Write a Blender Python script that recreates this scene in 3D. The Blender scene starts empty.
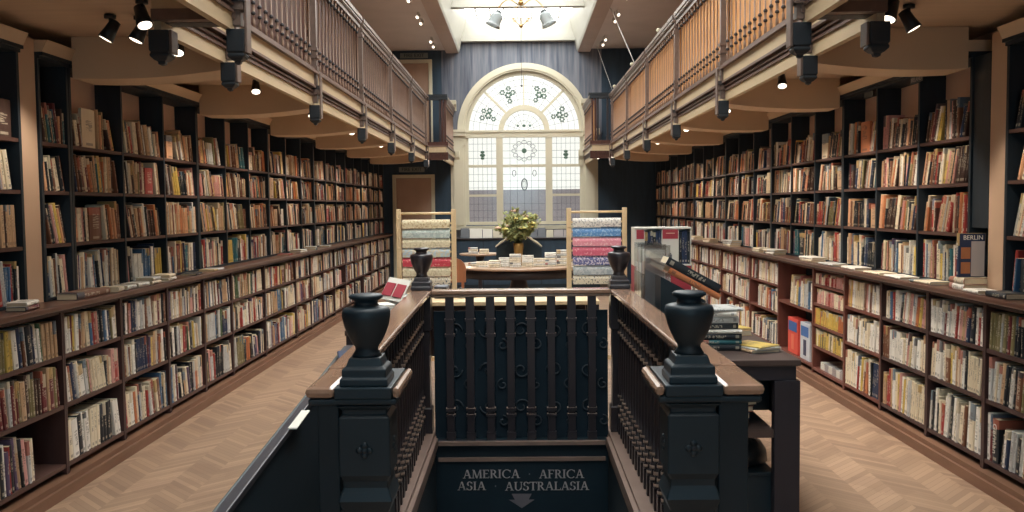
import bpy, math, random
from mathutils import Matrix, Vector
random.seed(7)
PI = math.pi
sc = bpy.context.scene
COL = sc.collection
T = Matrix.Translation
def RX(a): return Matrix.Rotation(a, 4, 'X')
def RY(a): return Matrix.Rotation(a, 4, 'Y')
def RZ(a): return Matrix.Rotation(a, 4, 'Z')

def lin(c):
    out = []
    for v in c[:3]:
        v /= 255.0
        out.append(v / 12.92 if v <= 0.04045 else ((v + 0.055) / 1.055) ** 2.4)
    return (out[0], out[1], out[2], 1.0)

# ------------------------------------------------------------------ camera
CAM_F, CAM_H = 888.3, 1.55
YAW, PITCH, ROLL = math.radians(0.52), math.radians(3.2), math.radians(0.57)
Fv = Vector((-math.sin(YAW) * math.cos(PITCH), math.cos(YAW) * math.cos(PITCH), -math.sin(PITCH)))
R0 = Vector((math.cos(YAW), math.sin(YAW), 0)); U0 = R0.cross(Fv)
Rv = R0 * math.cos(ROLL) - U0 * math.sin(ROLL)
Uv = U0 * math.cos(ROLL) + R0 * math.sin(ROLL)
cd = bpy.data.cameras.new('camera'); cam = bpy.data.objects.new('camera', cd); COL.objects.link(cam)
cd.sensor_fit = 'HORIZONTAL'; cd.sensor_width = 36; cd.lens = 36 * CAM_F / 1024; cd.clip_start = .05; cd.clip_end = 200
cam.matrix_world = Matrix(((Rv.x, Uv.x, -Fv.x, 0), (Rv.y, Uv.y, -Fv.y, 0), (Rv.z, Uv.z, -Fv.z, CAM_H), (0, 0, 0, 1)))
sc.camera = cam
def project(p):
    d = Vector(p) - Vector((0, 0, CAM_H)); z = d.dot(Fv)
    if z < .1: return None
    return (512 + CAM_F * d.dot(Rv) / z, 256 - CAM_F * d.dot(Uv) / z)

# ------------------------------------------------------------------ materials
def new_mat(name):
    m = bpy.data.materials.new(name); m.use_nodes = True
    nt = m.node_tree; b = nt.nodes['Principled BSDF']
    return m, nt, b
def N(nt, t, **k):
    n = nt.nodes.new(t)
    for a, v in k.items(): setattr(n, a, v)
    return n
def math_n(nt, op, a, b=None, c=None):
    n = N(nt, 'ShaderNodeMath', operation=op)
    for i, v in enumerate((a, b, c)):
        if v is None: continue
        if isinstance(v, (int, float)): n.inputs[i].default_value = v
        else: nt.links.new(v, n.inputs[i])
    return n.outputs[0]
def mixc(nt, f, a, b):
    n = N(nt, 'ShaderNodeMix', data_type='RGBA')
    for i, v in ((0, f), (6, a), (7, b)):
        if isinstance(v, (int, float)): n.inputs[i].default_value = v
        elif isinstance(v, tuple): n.inputs[i].default_value = v
        else: nt.links.new(v, n.inputs[i])
    return n.outputs[2]
def plain(name, rgb, rough=.6, var=.12, scale=6, stretch=(1, 1, 1), spec=.4, metal=0, bump=0):
    m, nt, b = new_mat(name)
    c = lin(rgb)
    tc = N(nt, 'ShaderNodeTexCoord'); mp = N(nt, 'ShaderNodeMapping'); mp.inputs['Scale'].default_value = stretch
    nz = N(nt, 'ShaderNodeTexNoise'); nz.inputs['Scale'].default_value = scale; nz.inputs['Detail'].default_value = 5
    nt.links.new(tc.outputs['Object'], mp.inputs[0]); nt.links.new(mp.outputs[0], nz.inputs['Vector'])
    lo = tuple(max(0, v * (1 - var * 1.6)) for v in c[:3]) + (1,); hi = tuple(min(1, v * (1 + var * 1.6)) for v in c[:3]) + (1,)
    nt.links.new(mixc(nt, nz.outputs['Fac'], lo, hi), b.inputs['Base Color'])
    b.inputs['Roughness'].default_value = rough; b.inputs['Metallic'].default_value = metal
    b.inputs['Specular IOR Level'].default_value = spec
    if bump:
        bp = N(nt, 'ShaderNodeBump'); bp.inputs['Strength'].default_value = bump; bp.inputs['Distance'].default_value = .01
        nt.links.new(nz.outputs['Fac'], bp.inputs['Height']); nt.links.new(bp.outputs[0], b.inputs['Normal'])
    return m
def glow(name, rgb, strength):
    m, nt, b = new_mat(name)
    b.inputs['Base Color'].default_value = (.05, .05, .05, 1)
    b.inputs['Emission Color'].default_value = lin(rgb); b.inputs['Emission Strength'].default_value = strength
    return m

M = {}
M['dark'] = plain('dark_case_wood', (36, 47, 56), .5, .25, 5, (4, 4, .6))  # teal tone of the shadows put into the upright colour
M['case'] = plain('mahogany_case', (68, 48, 47), .45, .3, 5, (3, 3, .5))
M['case_warm'] = plain('warm_mahogany_case', (112, 66, 56), .45, .3, 5, (3, 3, .5))
M['shelf'] = plain('shelf_wood', (86, 62, 56), .5, .3, 4, (3, .5, 3))
M['counter'] = plain('counter_wood', (98, 68, 56), .28, .3, 4, (3, .5, 3), spec=.6)
M['plinth'] = plain('plinth_wood', (126, 92, 72), .5, .25, 5, (3, .5, 3))
M['backing'] = plain('dark_back_panel', (28, 42, 52), .8, .2, 4, spec=.15)  # shade of the shelf interiors put into a teal-dark colour
M['plaster'] = plain('cream_plaster', (226, 192, 170), .8, .08, 4)
M['pilaster'] = plain('cream_pilaster', (206, 176, 150), .6, .06, 4)
M['soffit'] = plain('soffit_paint', (202, 176, 150), .7, .1, 3, (.4, 6, 6))
M['beam'] = plain('beam_paint', (210, 185, 156), .7, .06, 3)
M['fascia'] = plain('fascia_paint', (200, 178, 144), .5, .1, 5, (4, .5, 4))
M['mould'] = plain('brown_moulding', (112, 90, 80), .45, .2, 5, (4, .5, 4))
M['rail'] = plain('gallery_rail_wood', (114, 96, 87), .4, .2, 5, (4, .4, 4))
M['balus'] = plain('gallery_baluster_wood', (142, 118, 102), .4, .15, 8, (5, 5, 1))
M['ringdark'] = plain('baluster_ring_dark', (52, 48, 50), .5, .1)
M['panel_l'] = plain('reddish_panel_wood', (74, 42, 32), .6, .35, 8, (8, 14, .5))  # left gallery boards: shade put into the colour, darker than the right
M['panel_r'] = plain('honey_panel_wood', (208, 150, 92), .6, .25, 8, (8, 14, .5))  # right gallery boards: light put into the colour, brighter than the left
M['drop'] = plain('pendant_wood', (38, 44, 50), .5, .2)  # darkened to carry the shade on the drops' near faces
M['ebony'] = plain('ebonised_stair_wood', (21, 39, 49), .5, .2, 5, spec=.45)  # dark wood with the teal of lifted shadows put into its colour
M['ebony_brown'] = plain('dark_brown_baluster', (45, 42, 47), .3, .2, 5, spec=.6)
M['handrail'] = plain('polished_handrail', (150, 120, 101), .15, .25, 5, (4, .4, 4), spec=.8)
M['bead'] = plain('worn_turned_beads', (168, 148, 134), .3, .1, spec=.6)  # light on the turned rings painted in as a paler colour
M['scroll'] = plain('worn_scroll_iron', (48, 58, 66), .5, .2)
M['curb'] = plain('curb_wood', (128, 108, 98), .4, .2, 5)
M['letter'] = plain('dull_silver_lettering', (172, 166, 166), .45, .05)
M['arrow'] = plain('dim_arrow', (110, 106, 112), .5, .05)
M['cream'] = plain('cream_gloss_paint', (206, 199, 176), .45, .05, 4)
M['door'] = plain('door_paint', (178, 148, 128), .55, .08, 4)
M['well'] = plain('skylight_well_paint', (172, 170, 160), .5, .05, 4)
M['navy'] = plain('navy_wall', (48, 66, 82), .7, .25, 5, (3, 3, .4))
M['ceil'] = plain('taupe_ceiling', (214, 204, 202), .8, .08, 2)
M['skybeam'] = plain('brown_ceiling_beam', (184, 166, 158), .7, .08, 3)
M['wall'] = plain('cream_side_wall', (170, 145, 128), .8, .08, 3)
M['lead'] = plain('window_lead', (66, 72, 74), .5, .1)
M['leadgreen'] = plain('stained_glass_motif', (84, 112, 96), .4, .1)
M['pine'] = plain('pale_pine', (228, 202, 160), .5, .1, 6, (4, 4, .6))
M['black'] = plain('black_metal', (26, 30, 34), .4, .1, spec=.5)
M['white'] = plain('white_card', (228, 226, 216), .6, .03)
M['page'] = plain('book_pages', (214, 200, 172), .8, .06, 60)
M['greybox'] = plain('grey_plastic', (110, 114, 120), .5, .05)
M['greyrim'] = plain('grey_rim', (62, 62, 68), .4, .1)
M['tabletop'] = plain('round_table_wood', (186, 158, 134), .28, .12, 4, spec=.6)
M['tabledark'] = plain('table_dark_wood', (48, 44, 48), .45, .2)
M['desk'] = plain('desk_wood', (84, 70, 66), .45, .2)
M['deskdark'] = plain('desk_dark_wood', (48, 46, 54), .5, .15)
M['brass'] = plain('brass', (196, 158, 96), .35, .1, metal=.7)
M['leaf'] = plain('leaf_green', (150, 156, 104), .6, .35, 12)
M['stem'] = plain('stem_green', (76, 88, 58), .6, .2)
M['bloomy'] = plain('yellow_bloom', (238, 224, 138), .6, .1, 20)
M['bloomp'] = plain('pink_bloom', (226, 188, 168), .6, .1, 20)
M['chair'] = plain('chair_orange_wood', (164, 108, 74), .4, .2, 5, (4, 4, .6))
M['red'] = plain('red_card', (168, 62, 74), .5, .06)
M['steel'] = plain('steel_cable', (206, 204, 200), .4, .05)
M['shade'] = plain('frosted_shade', (206, 214, 216), .3, .1)
_nt = M['shade'].node_tree; _tl = N(_nt, 'ShaderNodeBsdfTranslucent'); _tl.inputs[0].default_value = lin((206, 214, 216)); _mx = N(_nt, 'ShaderNodeMixShader'); _mx.inputs[0].default_value = .45
_nt.links.new(_nt.nodes['Principled BSDF'].outputs[0], _mx.inputs[1]); _nt.links.new(_tl.outputs[0], _mx.inputs[2]); _nt.links.new(_mx.outputs[0], _nt.nodes['Material Output'].inputs[0])
M['sign'] = plain('sign_plate', (126, 132, 130), .6, .05)
M['signtext'] = plain('sign_text', (34, 42, 48), .6, .05)
M['plate'] = plain('label_plate', (88, 96, 98), .6, .05)
M['bulb'] = glow('lamp_glow', (255, 238, 214), 3)
M['sky'] = glow('skylight_glazing', (250, 250, 246), 8.0)
M['building'] = plain('outside_brick', (152, 144, 150), .9, .15, 2)

# blue-grey streaked end wall
m, nt, b = new_mat('streaked_blue_wall'); M['endwall'] = m
tc = N(nt, 'ShaderNodeTexCoord'); mp = N(nt, 'ShaderNodeMapping'); mp.inputs['Scale'].default_value = (9, 9, .5)
nz = N(nt, 'ShaderNodeTexNoise'); nz.inputs['Scale'].default_value = 2.2; nz.inputs['Detail'].default_value = 6
nt.links.new(tc.outputs['Object'], mp.inputs[0]); nt.links.new(mp.outputs[0], nz.inputs['Vector'])
cr = N(nt, 'ShaderNodeValToRGB'); cr.color_ramp.elements[0].position = .3; cr.color_ramp.elements[1].position = .72
cr.color_ramp.elements[0].color = lin((68, 76, 92)); cr.color_ramp.elements[1].color = lin((126, 128, 136))
nt.links.new(nz.outputs['Fac'], cr.inputs[0]); nt.links.new(cr.outputs[0], b.inputs['Base Color']); b.inputs['Roughness'].default_value = .6

# parquet: alternating diagonal planks
m, nt, b = new_mat('herringbone_parquet'); M['floor'] = m
tc = N(nt, 'ShaderNodeTexCoord'); sx = N(nt, 'ShaderNodeSeparateXYZ'); nt.links.new(tc.outputs['Object'], sx.inputs[0])
W_, P_ = .2, .05
u = math_n(nt, 'DIVIDE', sx.outputs[0], W_); c = math_n(nt, 'FLOOR', u); fr = math_n(nt, 'SUBTRACT', u, c)
odd = math_n(nt, 'ABSOLUTE', math_n(nt, 'MODULO', c, 2.0))
frm = math_n(nt, 'ABSOLUTE', math_n(nt, 'SUBTRACT', fr, odd))
v = math_n(nt, 'DIVIDE', math_n(nt, 'ADD', sx.outputs[1], math_n(nt, 'MULTIPLY', frm, W_)), P_)
vi = math_n(nt, 'FLOOR', v); vf = math_n(nt, 'SUBTRACT', v, vi)
cb = N(nt, 'ShaderNodeCombineXYZ'); nt.links.new(c, cb.inputs[0]); nt.links.new(vi, cb.inputs[1])
wn = N(nt, 'ShaderNodeTexWhiteNoise', noise_dimensions='2D'); nt.links.new(cb.outputs[0], wn.inputs['Vector'])
cr = N(nt, 'ShaderNodeValToRGB')
cr.color_ramp.elements[0].color = lin((142, 116, 97)); cr.color_ramp.elements[1].color = lin((180, 150, 125))
e = cr.color_ramp.elements.new(.5); e.color = lin((162, 134, 110))
val = math_n(nt, 'ADD', math_n(nt, 'MULTIPLY', wn.outputs['Value'], .8), math_n(nt, 'MULTIPLY', odd, .14))
nt.links.new(val, cr.inputs[0])
nz = N(nt, 'ShaderNodeTexNoise'); nz.inputs['Scale'].default_value = 1.3; nz.inputs['Detail'].default_value = 6
nt.links.new(tc.outputs['Object'], nz.inputs['Vector'])
gap = math_n(nt, 'GREATER_THAN', math_n(nt, 'ABSOLUTE', math_n(nt, 'SUBTRACT', vf, .5)), .465)
c1 = mixc(nt, math_n(nt, 'MULTIPLY', gap, .45), cr.outputs[0], lin((84, 64, 56)))
wear = math_n(nt, 'MULTIPLY', math_n(nt, 'GREATER_THAN', nz.outputs['Fac'], .58), .18)
nt.links.new(mixc(nt, wear, c1, lin((120, 92, 78))), b.inputs['Base Color'])
b.inputs['Roughness'].default_value = .42

# book covers: attribute colour + printed title, band and publisher mark
m, nt, b = new_mat('printed_book_cover'); M['cover'] = m
at = N(nt, 'ShaderNodeAttribute', attribute_name='col'); uv = N(nt, 'ShaderNodeUVMap'); uv.uv_map = 'uv'
sx = N(nt, 'ShaderNodeSeparateXYZ'); nt.links.new(uv.outputs[0], sx.inputs[0])
idn = math_n(nt, 'FLOOR', sx.outputs[0]); fu = math_n(nt, 'SUBTRACT', sx.outputs[0], idn); fv = sx.outputs[1]
wn = N(nt, 'ShaderNodeTexWhiteNoise', noise_dimensions='1D'); nt.links.new(idn, wn.inputs['W'])
hs = N(nt, 'ShaderNodeSeparateColor'); nt.links.new(wn.outputs['Color'], hs.inputs[0])
h1, h2, h3 = hs.outputs[0], hs.outputs[1], hs.outputs[2]
def absd(a, bb): return math_n(nt, 'ABSOLUTE', math_n(nt, 'SUBTRACT', a, bb))
cen = math_n(nt, 'ADD', .45, math_n(nt, 'MULTIPLY', h1, .25)); wid = math_n(nt, 'ADD', .1, math_n(nt, 'MULTIPLY', h2, .2))
inz = math_n(nt, 'MULTIPLY', math_n(nt, 'LESS_THAN', absd(fv, cen), wid), math_n(nt, 'LESS_THAN', absd(fu, .5), .26))
cv = N(nt, 'ShaderNodeCombineXYZ'); nt.links.new(idn, cv.inputs[0]); nt.links.new(math_n(nt, 'MULTIPLY', fv, 26.0), cv.inputs[1]); nt.links.new(math_n(nt, 'MULTIPLY', fu, 2.2), cv.inputs[2])
nz = N(nt, 'ShaderNodeTexNoise'); nz.inputs['Scale'].default_value = 1.0; nz.inputs['Detail'].default_value = 1; nt.links.new(cv.outputs[0], nz.inputs['Vector'])
txt = math_n(nt, 'MULTIPLY', inz, math_n(nt, 'GREATER_THAN', nz.outputs['Fac'], .5))
pub = math_n(nt, 'MULTIPLY', math_n(nt, 'LESS_THAN', absd(fv, .09), .035), math_n(nt, 'LESS_THAN', absd(fu, .5), .28))
mark = math_n(nt, 'MAXIMUM', txt, pub)
band = math_n(nt, 'MULTIPLY', math_n(nt, 'GREATER_THAN', fv, math_n(nt, 'ADD', .62, math_n(nt, 'MULTIPLY', h2, .25))), math_n(nt, 'GREATER_THAN', h3, .62))
bandcol = N(nt, 'ShaderNodeValToRGB'); bandcol.color_ramp.interpolation = 'CONSTANT'
els = bandcol.color_ramp.elements; els[0].color = lin((206, 196, 172)); els[1].position = .3; els[1].color = lin((60, 66, 76))
for p, cc in ((.5, (170, 96, 76)), (.68, (196, 168, 112)), (.84, (96, 122, 140))):
    e = els.new(p); e.color = lin(cc)
nt.links.new(h1, bandcol.inputs[0])
c1 = mixc(nt, math_n(nt, 'MULTIPLY', band, .85), at.outputs['Color'], bandcol.outputs[0])
bw = N(nt, 'ShaderNodeRGBToBW'); nt.links.new(c1, bw.inputs[0])
ink = mixc(nt, math_n(nt, 'GREATER_THAN', bw.outputs[0], .22), lin((218, 208, 186)), lin((62, 56, 60)))
nt.links.new(mixc(nt, math_n(nt, 'MULTIPLY', mark, .5), c1, ink), b.inputs['Base Color'])
b.inputs['Roughness'].default_value = .45

# patterned papers for the wrapping rolls
def paper(name, base, spot, scale, thr):
    m, nt, b = new_mat(name)
    tc = N(nt, 'ShaderNodeTexCoord'); vz = N(nt, 'ShaderNodeTexNoise'); vz.inputs['Scale'].default_value = scale; vz.inputs['Detail'].default_value = 3
    nt.links.new(tc.outputs['Object'], vz.inputs['Vector'])
    f = math_n(nt, 'GREATER_THAN', vz.outputs['Fac'], thr)
    nt.links.new(mixc(nt, f, lin(base), lin(spot)), b.inputs['Base Color']); b.inputs['Roughness'].default_value = .5
    return m
# clear acrylic
m, nt, b = new_mat('clear_acrylic'); M['acrylic'] = m
tr = N(nt, 'ShaderNodeBsdfTransparent'); tr.inputs[0].default_value = (.9, .92, .93, 1)
gl = N(nt, 'ShaderNodeBsdfGlossy'); gl.inputs['Roughness'].default_value = .08
mx = N(nt, 'ShaderNodeMixShader'); mx.inputs[0].default_value = .3
nt.links.new(tr.outputs[0], mx.inputs[1]); nt.links.new(gl.outputs[0], mx.inputs[2]); nt.links.new(mx.outputs[0], nt.nodes['Material Output'].inputs[0])
m, nt, b = new_mat('window_glass'); M['glass'] = m
tr = N(nt, 'ShaderNodeBsdfTransparent'); tr.inputs[0].default_value = (.93, .94, .92, 1)
gl = N(nt, 'ShaderNodeBsdfGlossy'); gl.inputs['Roughness'].default_value = .15
mx = N(nt, 'ShaderNodeMixShader'); mx.inputs[0].default_value = .06
nt.links.new(tr.outputs[0], mx.inputs[1]); nt.links.new(gl.outputs[0], mx.inputs[2]); nt.links.new(mx.outputs[0], nt.nodes['Material Output'].inputs[0])

# ------------------------------------------------------------------ mesh builder
class MB:
    def __init__(s): s.v = []; s.f = []; s.uv = None; s.col = None; s.smooth = []
    def add(s, vs, fs, smooth=False):
        b = len(s.v); s.v += [tuple(p) for p in vs]; s.f += [tuple(b + i for i in f) for f in fs]; s.smooth += [smooth] * len(fs); return s
    def box(s, x0, x1, y0, y1, z0, z1, mtx=None):
        vs = [Vector((x, y, z)) for x in (x0, x1) for y in (y0, y1) for z in (z0, z1)]
        if mtx: vs = [mtx @ p for p in vs]
        return s.add(vs, [(0, 1, 3, 2), (4, 6, 7, 5), (0, 4, 5, 1), (2, 3, 7, 6), (0, 2, 6, 4), (1, 5, 7, 3)])
    def lathe(s, prof, c=(0, 0, 0), n=16, axis='z', mtx=None, sq=False, smooth=True):
        c = Vector(c); vs = []; fs = []
        off = PI / n if sq else 0
        for r, z in prof:
            for k in range(n):
                a = 2 * PI * k / n + off
                rr = r / math.cos(PI / n) if sq else r
                p = Vector((rr * math.cos(a), rr * math.sin(a), z))
                if axis == 'x': p = Vector((p.z, p.x, p.y))
                elif axis == 'y': p = Vector((p.x, p.z, p.y))
                if mtx: p = mtx @ p
                vs.append(p + c)
        m = len(prof)
        for i in range(m - 1):
            for k in range(n):
                fs.append((i * n + k, i * n + (k + 1) % n, (i + 1) * n + (k + 1) % n, (i + 1) * n + k))
        fs.append(tuple(range(n - 1, -1, -1))); fs.append(tuple((m - 1) * n + k for k in range(n)))
        return s.add(vs, fs, smooth)
    def tube(s, pts, r, n=8, rads=None):
        pts = [Vector(p) for p in pts]; vs = []; fs = []
        for i, p in enumerate(pts):
            d = (pts[min(i + 1, len(pts) - 1)] - pts[max(i - 1, 0)]).normalized()
            a = d.orthogonal().normalized() if i == 0 else (pa - d * pa.dot(d)).normalized()
            pa = a; bb = d.cross(a); rr = rads[i] if rads else r
            for k in range(n):
                t = 2 * PI * k / n; vs.append(p + (a * math.cos(t) + bb * math.sin(t)) * rr)
        for i in range(len(pts) - 1):
            for k in range(n): fs.append((i * n + k, i * n + (k + 1) % n, (i + 1) * n + (k + 1) % n, (i + 1) * n + k))
        fs.append(tuple(range(n - 1, -1, -1))); fs.append(tuple((len(pts) - 1) * n + k for k in range(n)))
        return s.add(vs, fs, True)
    def prism(s, poly, axis, a0, a1, mtx=None):
        # poly in the two other axes in order (x,y,z minus axis)
        n = len(poly)
        def P(p, a): return {'x': (a, p[0], p[1]), 'y': (p[0], a, p[1]), 'z': (p[0], p[1], a)}[axis]
        vs = [Vector(P(p, a0)) for p in poly] + [Vector(P(p, a1)) for p in poly]
        if mtx: vs = [mtx @ p for p in vs]
        fs = [tuple(range(n))[::-1], tuple(range(n, 2 * n))] + [(i, (i + 1) % n, n + (i + 1) % n, n + i) for i in range(n)]
        return s.add(vs, fs)
    def ball(s, c, r, n=10, m=6, sc_=(1, 1, 1)):
        prof = [(max(1e-4, r * math.sin(PI * i / m)), -r * math.cos(PI * i / m)) for i in range(m + 1)]
        return s.lathe(prof, c, n, mtx=Matrix.Diagonal((sc_[0], sc_[1], sc_[2], 1)))
    def mesh(s, name, inv=None, fixn=True):
        me = bpy.data.meshes.new(name)
        vs = s.v if inv is None else [tuple(inv @ Vector(p)) for p in s.v]
        me.from_pydata(vs, [], s.f)
        if any(s.smooth): me.polygons.foreach_set('use_smooth', s.smooth)
        if s.uv is not None:
            l = me.uv_layers.new(name='uv'); l.data.foreach_set('uv', [x for p in s.uv for x in p])
        if s.col is not None:
            a = me.color_attributes.new('col', 'FLOAT_COLOR', 'CORNER'); a.data.foreach_set('color', [x for p in s.col for x in p])
        if fixn and s.uv is None:
            import bmesh
            bm = bmesh.new(); bm.from_mesh(me); bmesh.ops.recalc_face_normals(bm, faces=bm.faces); bm.to_mesh(me); bm.free()
        me.update(); return me
WM = {}
def tagp(o, label=None, cat=None, group=None, kind=None):
    if label: o['label'] = label
    if cat: o['category'] = cat
    if group: o['group'] = group
    if kind: o['kind'] = kind
    return o
def thing(name, label, cat, loc=(0, 0, 0), rz=0, group=None, kind=None):
    o = bpy.data.objects.new(name, None); COL.objects.link(o); o.empty_display_size = .1
    o.location = loc; o.rotation_euler = (0, 0, rz); WM[o.name] = T(Vector(loc)) @ RZ(rz)
    return tagp(o, label, cat, group, kind)
def part(name, mb, mat, parent, label=None, bev=0, local=False):
    w = WM[parent.name]
    me = mb.mesh(name, None if local else w.inverted())
    o = bpy.data.objects.new(name, me); COL.objects.link(o); o.parent = parent; WM[o.name] = w
    me.materials.append(mat)
    if bev: bevel(o, bev)
    if label: o['label'] = label
    return o
def solo(name, mb, mat, label=None, cat=None, group=None, kind=None, loc=(0, 0, 0), bev=0):
    w = T(Vector(loc)); me = mb.mesh(name, w.inverted()); o = bpy.data.objects.new(name, me); COL.objects.link(o)
    o.location = loc; WM[o.name] = w; me.materials.append(mat)
    if bev: bevel(o, bev)
    return tagp(o, label, cat, group, kind)
def bevel(o, w, seg=2):
    md = o.modifiers.new('bevel', 'BEVEL'); md.width = w; md.segments = seg; md.limit_method = 'ANGLE'; md.angle_limit = math.radians(40)
def struct(name, mb, mat, bev=0, parent=None):
    if parent: return part(name, mb, mat, parent, bev=bev)
    return solo(name, mb, mat, kind='structure', bev=bev)
def dup_children(src, dst):
    for ch in list(src.children):
        c = ch.copy(); COL.objects.link(c); c.parent = dst; WM[c.name] = WM[dst.name]
        dup_children(ch, c)
def dup(src, loc, rz, label, group=None):
    r = src.copy(); COL.objects.link(r); r.location = loc; r.rotation_euler = (0, 0, rz); WM[r.name] = T(Vector(loc)) @ RZ(rz)
    tagp(r, label, None, group); dup_children(src, r); return r
def text(body, size, mtx, mat, parent, name='lettering', ext=.001):
    cu = bpy.data.curves.new(name, 'FONT'); cu.body = body; cu.size = size; cu.align_x = 'CENTER'; cu.align_y = 'CENTER'; cu.extrude = ext
    tmp = bpy.data.objects.new('tmp', cu); COL.objects.link(tmp); dg = bpy.context.evaluated_depsgraph_get(); dg.update()
    me = bpy.data.meshes.new_from_object(tmp.evaluated_get(dg)); bpy.data.objects.remove(tmp); bpy.data.curves.remove(cu)
    o = bpy.data.objects.new(name, me); COL.objects.link(o); me.materials.clear(); me.materials.append(mat); o.parent = parent
    o.matrix_local = WM[parent.name].inverted() @ mtx; WM[o.name] = WM[parent.name]; return o
ORD = ['zeroth', 'first', 'second', 'third', 'fourth', 'fifth', 'sixth', 'seventh', 'eighth', 'ninth', 'tenth', 'eleventh', 'twelfth', 'thirteenth', 'fourteenth', 'fifteenth', 'sixteenth', 'seventeenth', 'eighteenth', 'nineteenth', 'twentieth']
def ordn(k): return ORD[k] if k < len(ORD) else '%d%s' % (k, {1: 'st', 2: 'nd', 3: 'rd'}.get(k % 10, 'th'))

# ================================================================== ROOM SHELL
YF, YB = 17.5, -3.0           # window wall, wall behind
WX = 2.83                     # side walls
HX, HY0, HY1 = .58, 3.0, 5.87 # stairwell hole
fl = MB()
fl.box(-WX, -HX, YB, YF, -.12, 0); fl.box(HX, WX, YB, YF, -.12, 0)
fl.box(-HX, HX, YB, HY0, -.12, 0); fl.box(-HX, HX, HY1 + .1, YF, -.12, 0)
struct('floor', fl, M['floor'])
CZ = 4.6
struct('wall_left', MB().box(-WX - .12, -WX, YB, YF, 0, CZ), M['wall'])
struct('wall_right', MB().box(WX, WX + .12, YB, YF, 0, CZ), M['wall'])
struct('wall_back', MB().box(-WX, WX, YB - .12, YB, 0, CZ + .8), M['wall'])
# end wall with window and doorways cut out: built from blocks round the openings
WC, WHW, WZ0, WZS = .1, 1.16, 1.19, 3.03    # window centre, half width, sill, springing
ew = MB(); y0, y1 = YF, YF + .3
ew.box(-WX, WC - WHW, y0, y1, 0, CZ + .3); ew.box(WC + WHW, WX, y0, y1, 0, CZ + .3)
ew.box(WC - WHW, WC + WHW, y0, y1, 0, WZ0)
poly = []
n = 32
for i in range(n):
    a0, a1 = PI * i / n, PI * (i + 1) / n
    xa, xb = WC + WHW * math.cos(a0), WC + WHW * math.cos(a1)
    za, zb = WZS + WHW * math.sin(a0), WZS + WHW * math.sin(a1)
    ew.prism([(xa, za), (xa, CZ + .3), (xb, CZ + .3), (xb, zb)], 'y', y0, y1)
struct('wall_window', ew, M['endwall'])
# dark dado flanks under the galleries
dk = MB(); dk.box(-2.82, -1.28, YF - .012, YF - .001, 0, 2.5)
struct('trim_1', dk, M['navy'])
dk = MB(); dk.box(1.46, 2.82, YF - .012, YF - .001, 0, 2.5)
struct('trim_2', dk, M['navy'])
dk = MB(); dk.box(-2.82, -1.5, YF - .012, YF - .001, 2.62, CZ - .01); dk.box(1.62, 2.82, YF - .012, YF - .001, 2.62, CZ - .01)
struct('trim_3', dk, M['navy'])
# upper ceiling each side of the light well
LW = 1.16
cl = MB(); cl.box(-WX, -LW - .24, YB, YF, CZ, CZ + .1); cl.box(LW + .24, WX, YB, YF, CZ, CZ + .1); cl.box(-LW - .24, LW + .24, YB, 1.0, CZ, CZ + .1)
struct('ceiling', cl, M['ceil'])
for k, s in enumerate((-1, 1)):
    b_ = MB(); b_.box(*sorted((s * LW, s * (LW + .24))), 1.0, YF, CZ - .06, CZ + .12); struct('trim_%d' % (4 + k), b_, M['skybeam'])
    b_ = MB(); b_.prism([(s * LW, CZ - .06), (s * (LW - .02), CZ - .02), (s * (LW - .16), CZ + .6), (s * (LW + .1), CZ + .6), (s * (LW + .1), CZ + .12), (s * LW, CZ + .12)], 'y', 1.0, YF); struct('trim_%d' % (6 + k), b_, M['well'])
b_ = MB(); b_.box(-LW + .02, LW - .02, YF - .16, YF - .01, CZ + .14, CZ + .26); b_.box(-LW + .02, LW - .02, YF - .1, YF - .01, CZ + .26, CZ + .6)
struct('trim_8', b_, M['well'])
b_ = MB()
for yy in (14.75, 11.6, 8.5, 5.4, 2.3): b_.box(-LW + .03, LW - .03, yy - .07, yy + .07, CZ + .2, CZ + .4)
struct('trim_9', b_, M['well'])
sk = thing('window_2', None, None, (0, 9, CZ + .6), kind='structure')
part('skylight_glazing', MB().box(-LW - .1, LW + .1, 1.0, YF + .02, CZ + .6, CZ + .63), M['sky'], sk)
b_ = MB()
for i in range(-4, 5): b_.box(i * .26 - .012, i * .26 + .012, 1.0, YF - .2, CZ + .545, CZ + .598)
part('glazing_bars', b_, M['well'], sk)
b_ = MB(); b_.box(-LW - .1, LW + .1, .9, 1.0, CZ, CZ + .7); struct('trim_10', b_, M['cream'])

# ------------------------------------------------------------------ arched window
w1 = thing('window_1', None, None, (WC, YF, WZ0), kind='structure')
def ring(mb, cx, cz, r0, r1, ya, yb, a0=0, a1=PI, n=40):
    for i in range(n):
        t0, t1 = a0 + (a1 - a0) * i / n, a0 + (a1 - a0) * (i + 1) / n
        p = lambda r, t: (cx + r * math.cos(t), cz + r * math.sin(t))
        mb.prism([p(r0, t0), p(r1, t0), p(r1, t1), p(r0, t1)], 'y', ya, yb)
fr = MB()
ring(fr, WC, WZS, 1.19, 1.30, YF - .07, YF - .001); ring(fr, WC, WZS, 1.155, 1.2, YF - .045, YF - .001)
for s in (-1, 1):
    x0, x1 = sorted((WC + s * 1.155, WC + s * 1.44)); fr.box(x0, x1, YF - .05, YF - .001, WZ0 - .05, WZS - .1)
    x0, x1 = sorted((WC + s * 1.19, WC + s * 1.38)); fr.box(x0, x1, YF - .09, YF - .05, WZ0, WZS - .28)
    x0, x1 = sorted((WC + s * 1.14, WC + s * 1.47)); fr.box(x0, x1, YF - .11, YF - .001, WZS - .1, WZS - .03); fr.box(x0, x1, YF - .13, YF - .001, WZS - .03, WZS + .02)
    fr.box(x0, x1, YF - .08, YF - .001, WZS - .28, WZS - .24)
fr.box(WC - 1.48, WC + 1.48, YF - .14, YF - .001, WZ0 - .09, WZ0 - .02)
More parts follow.
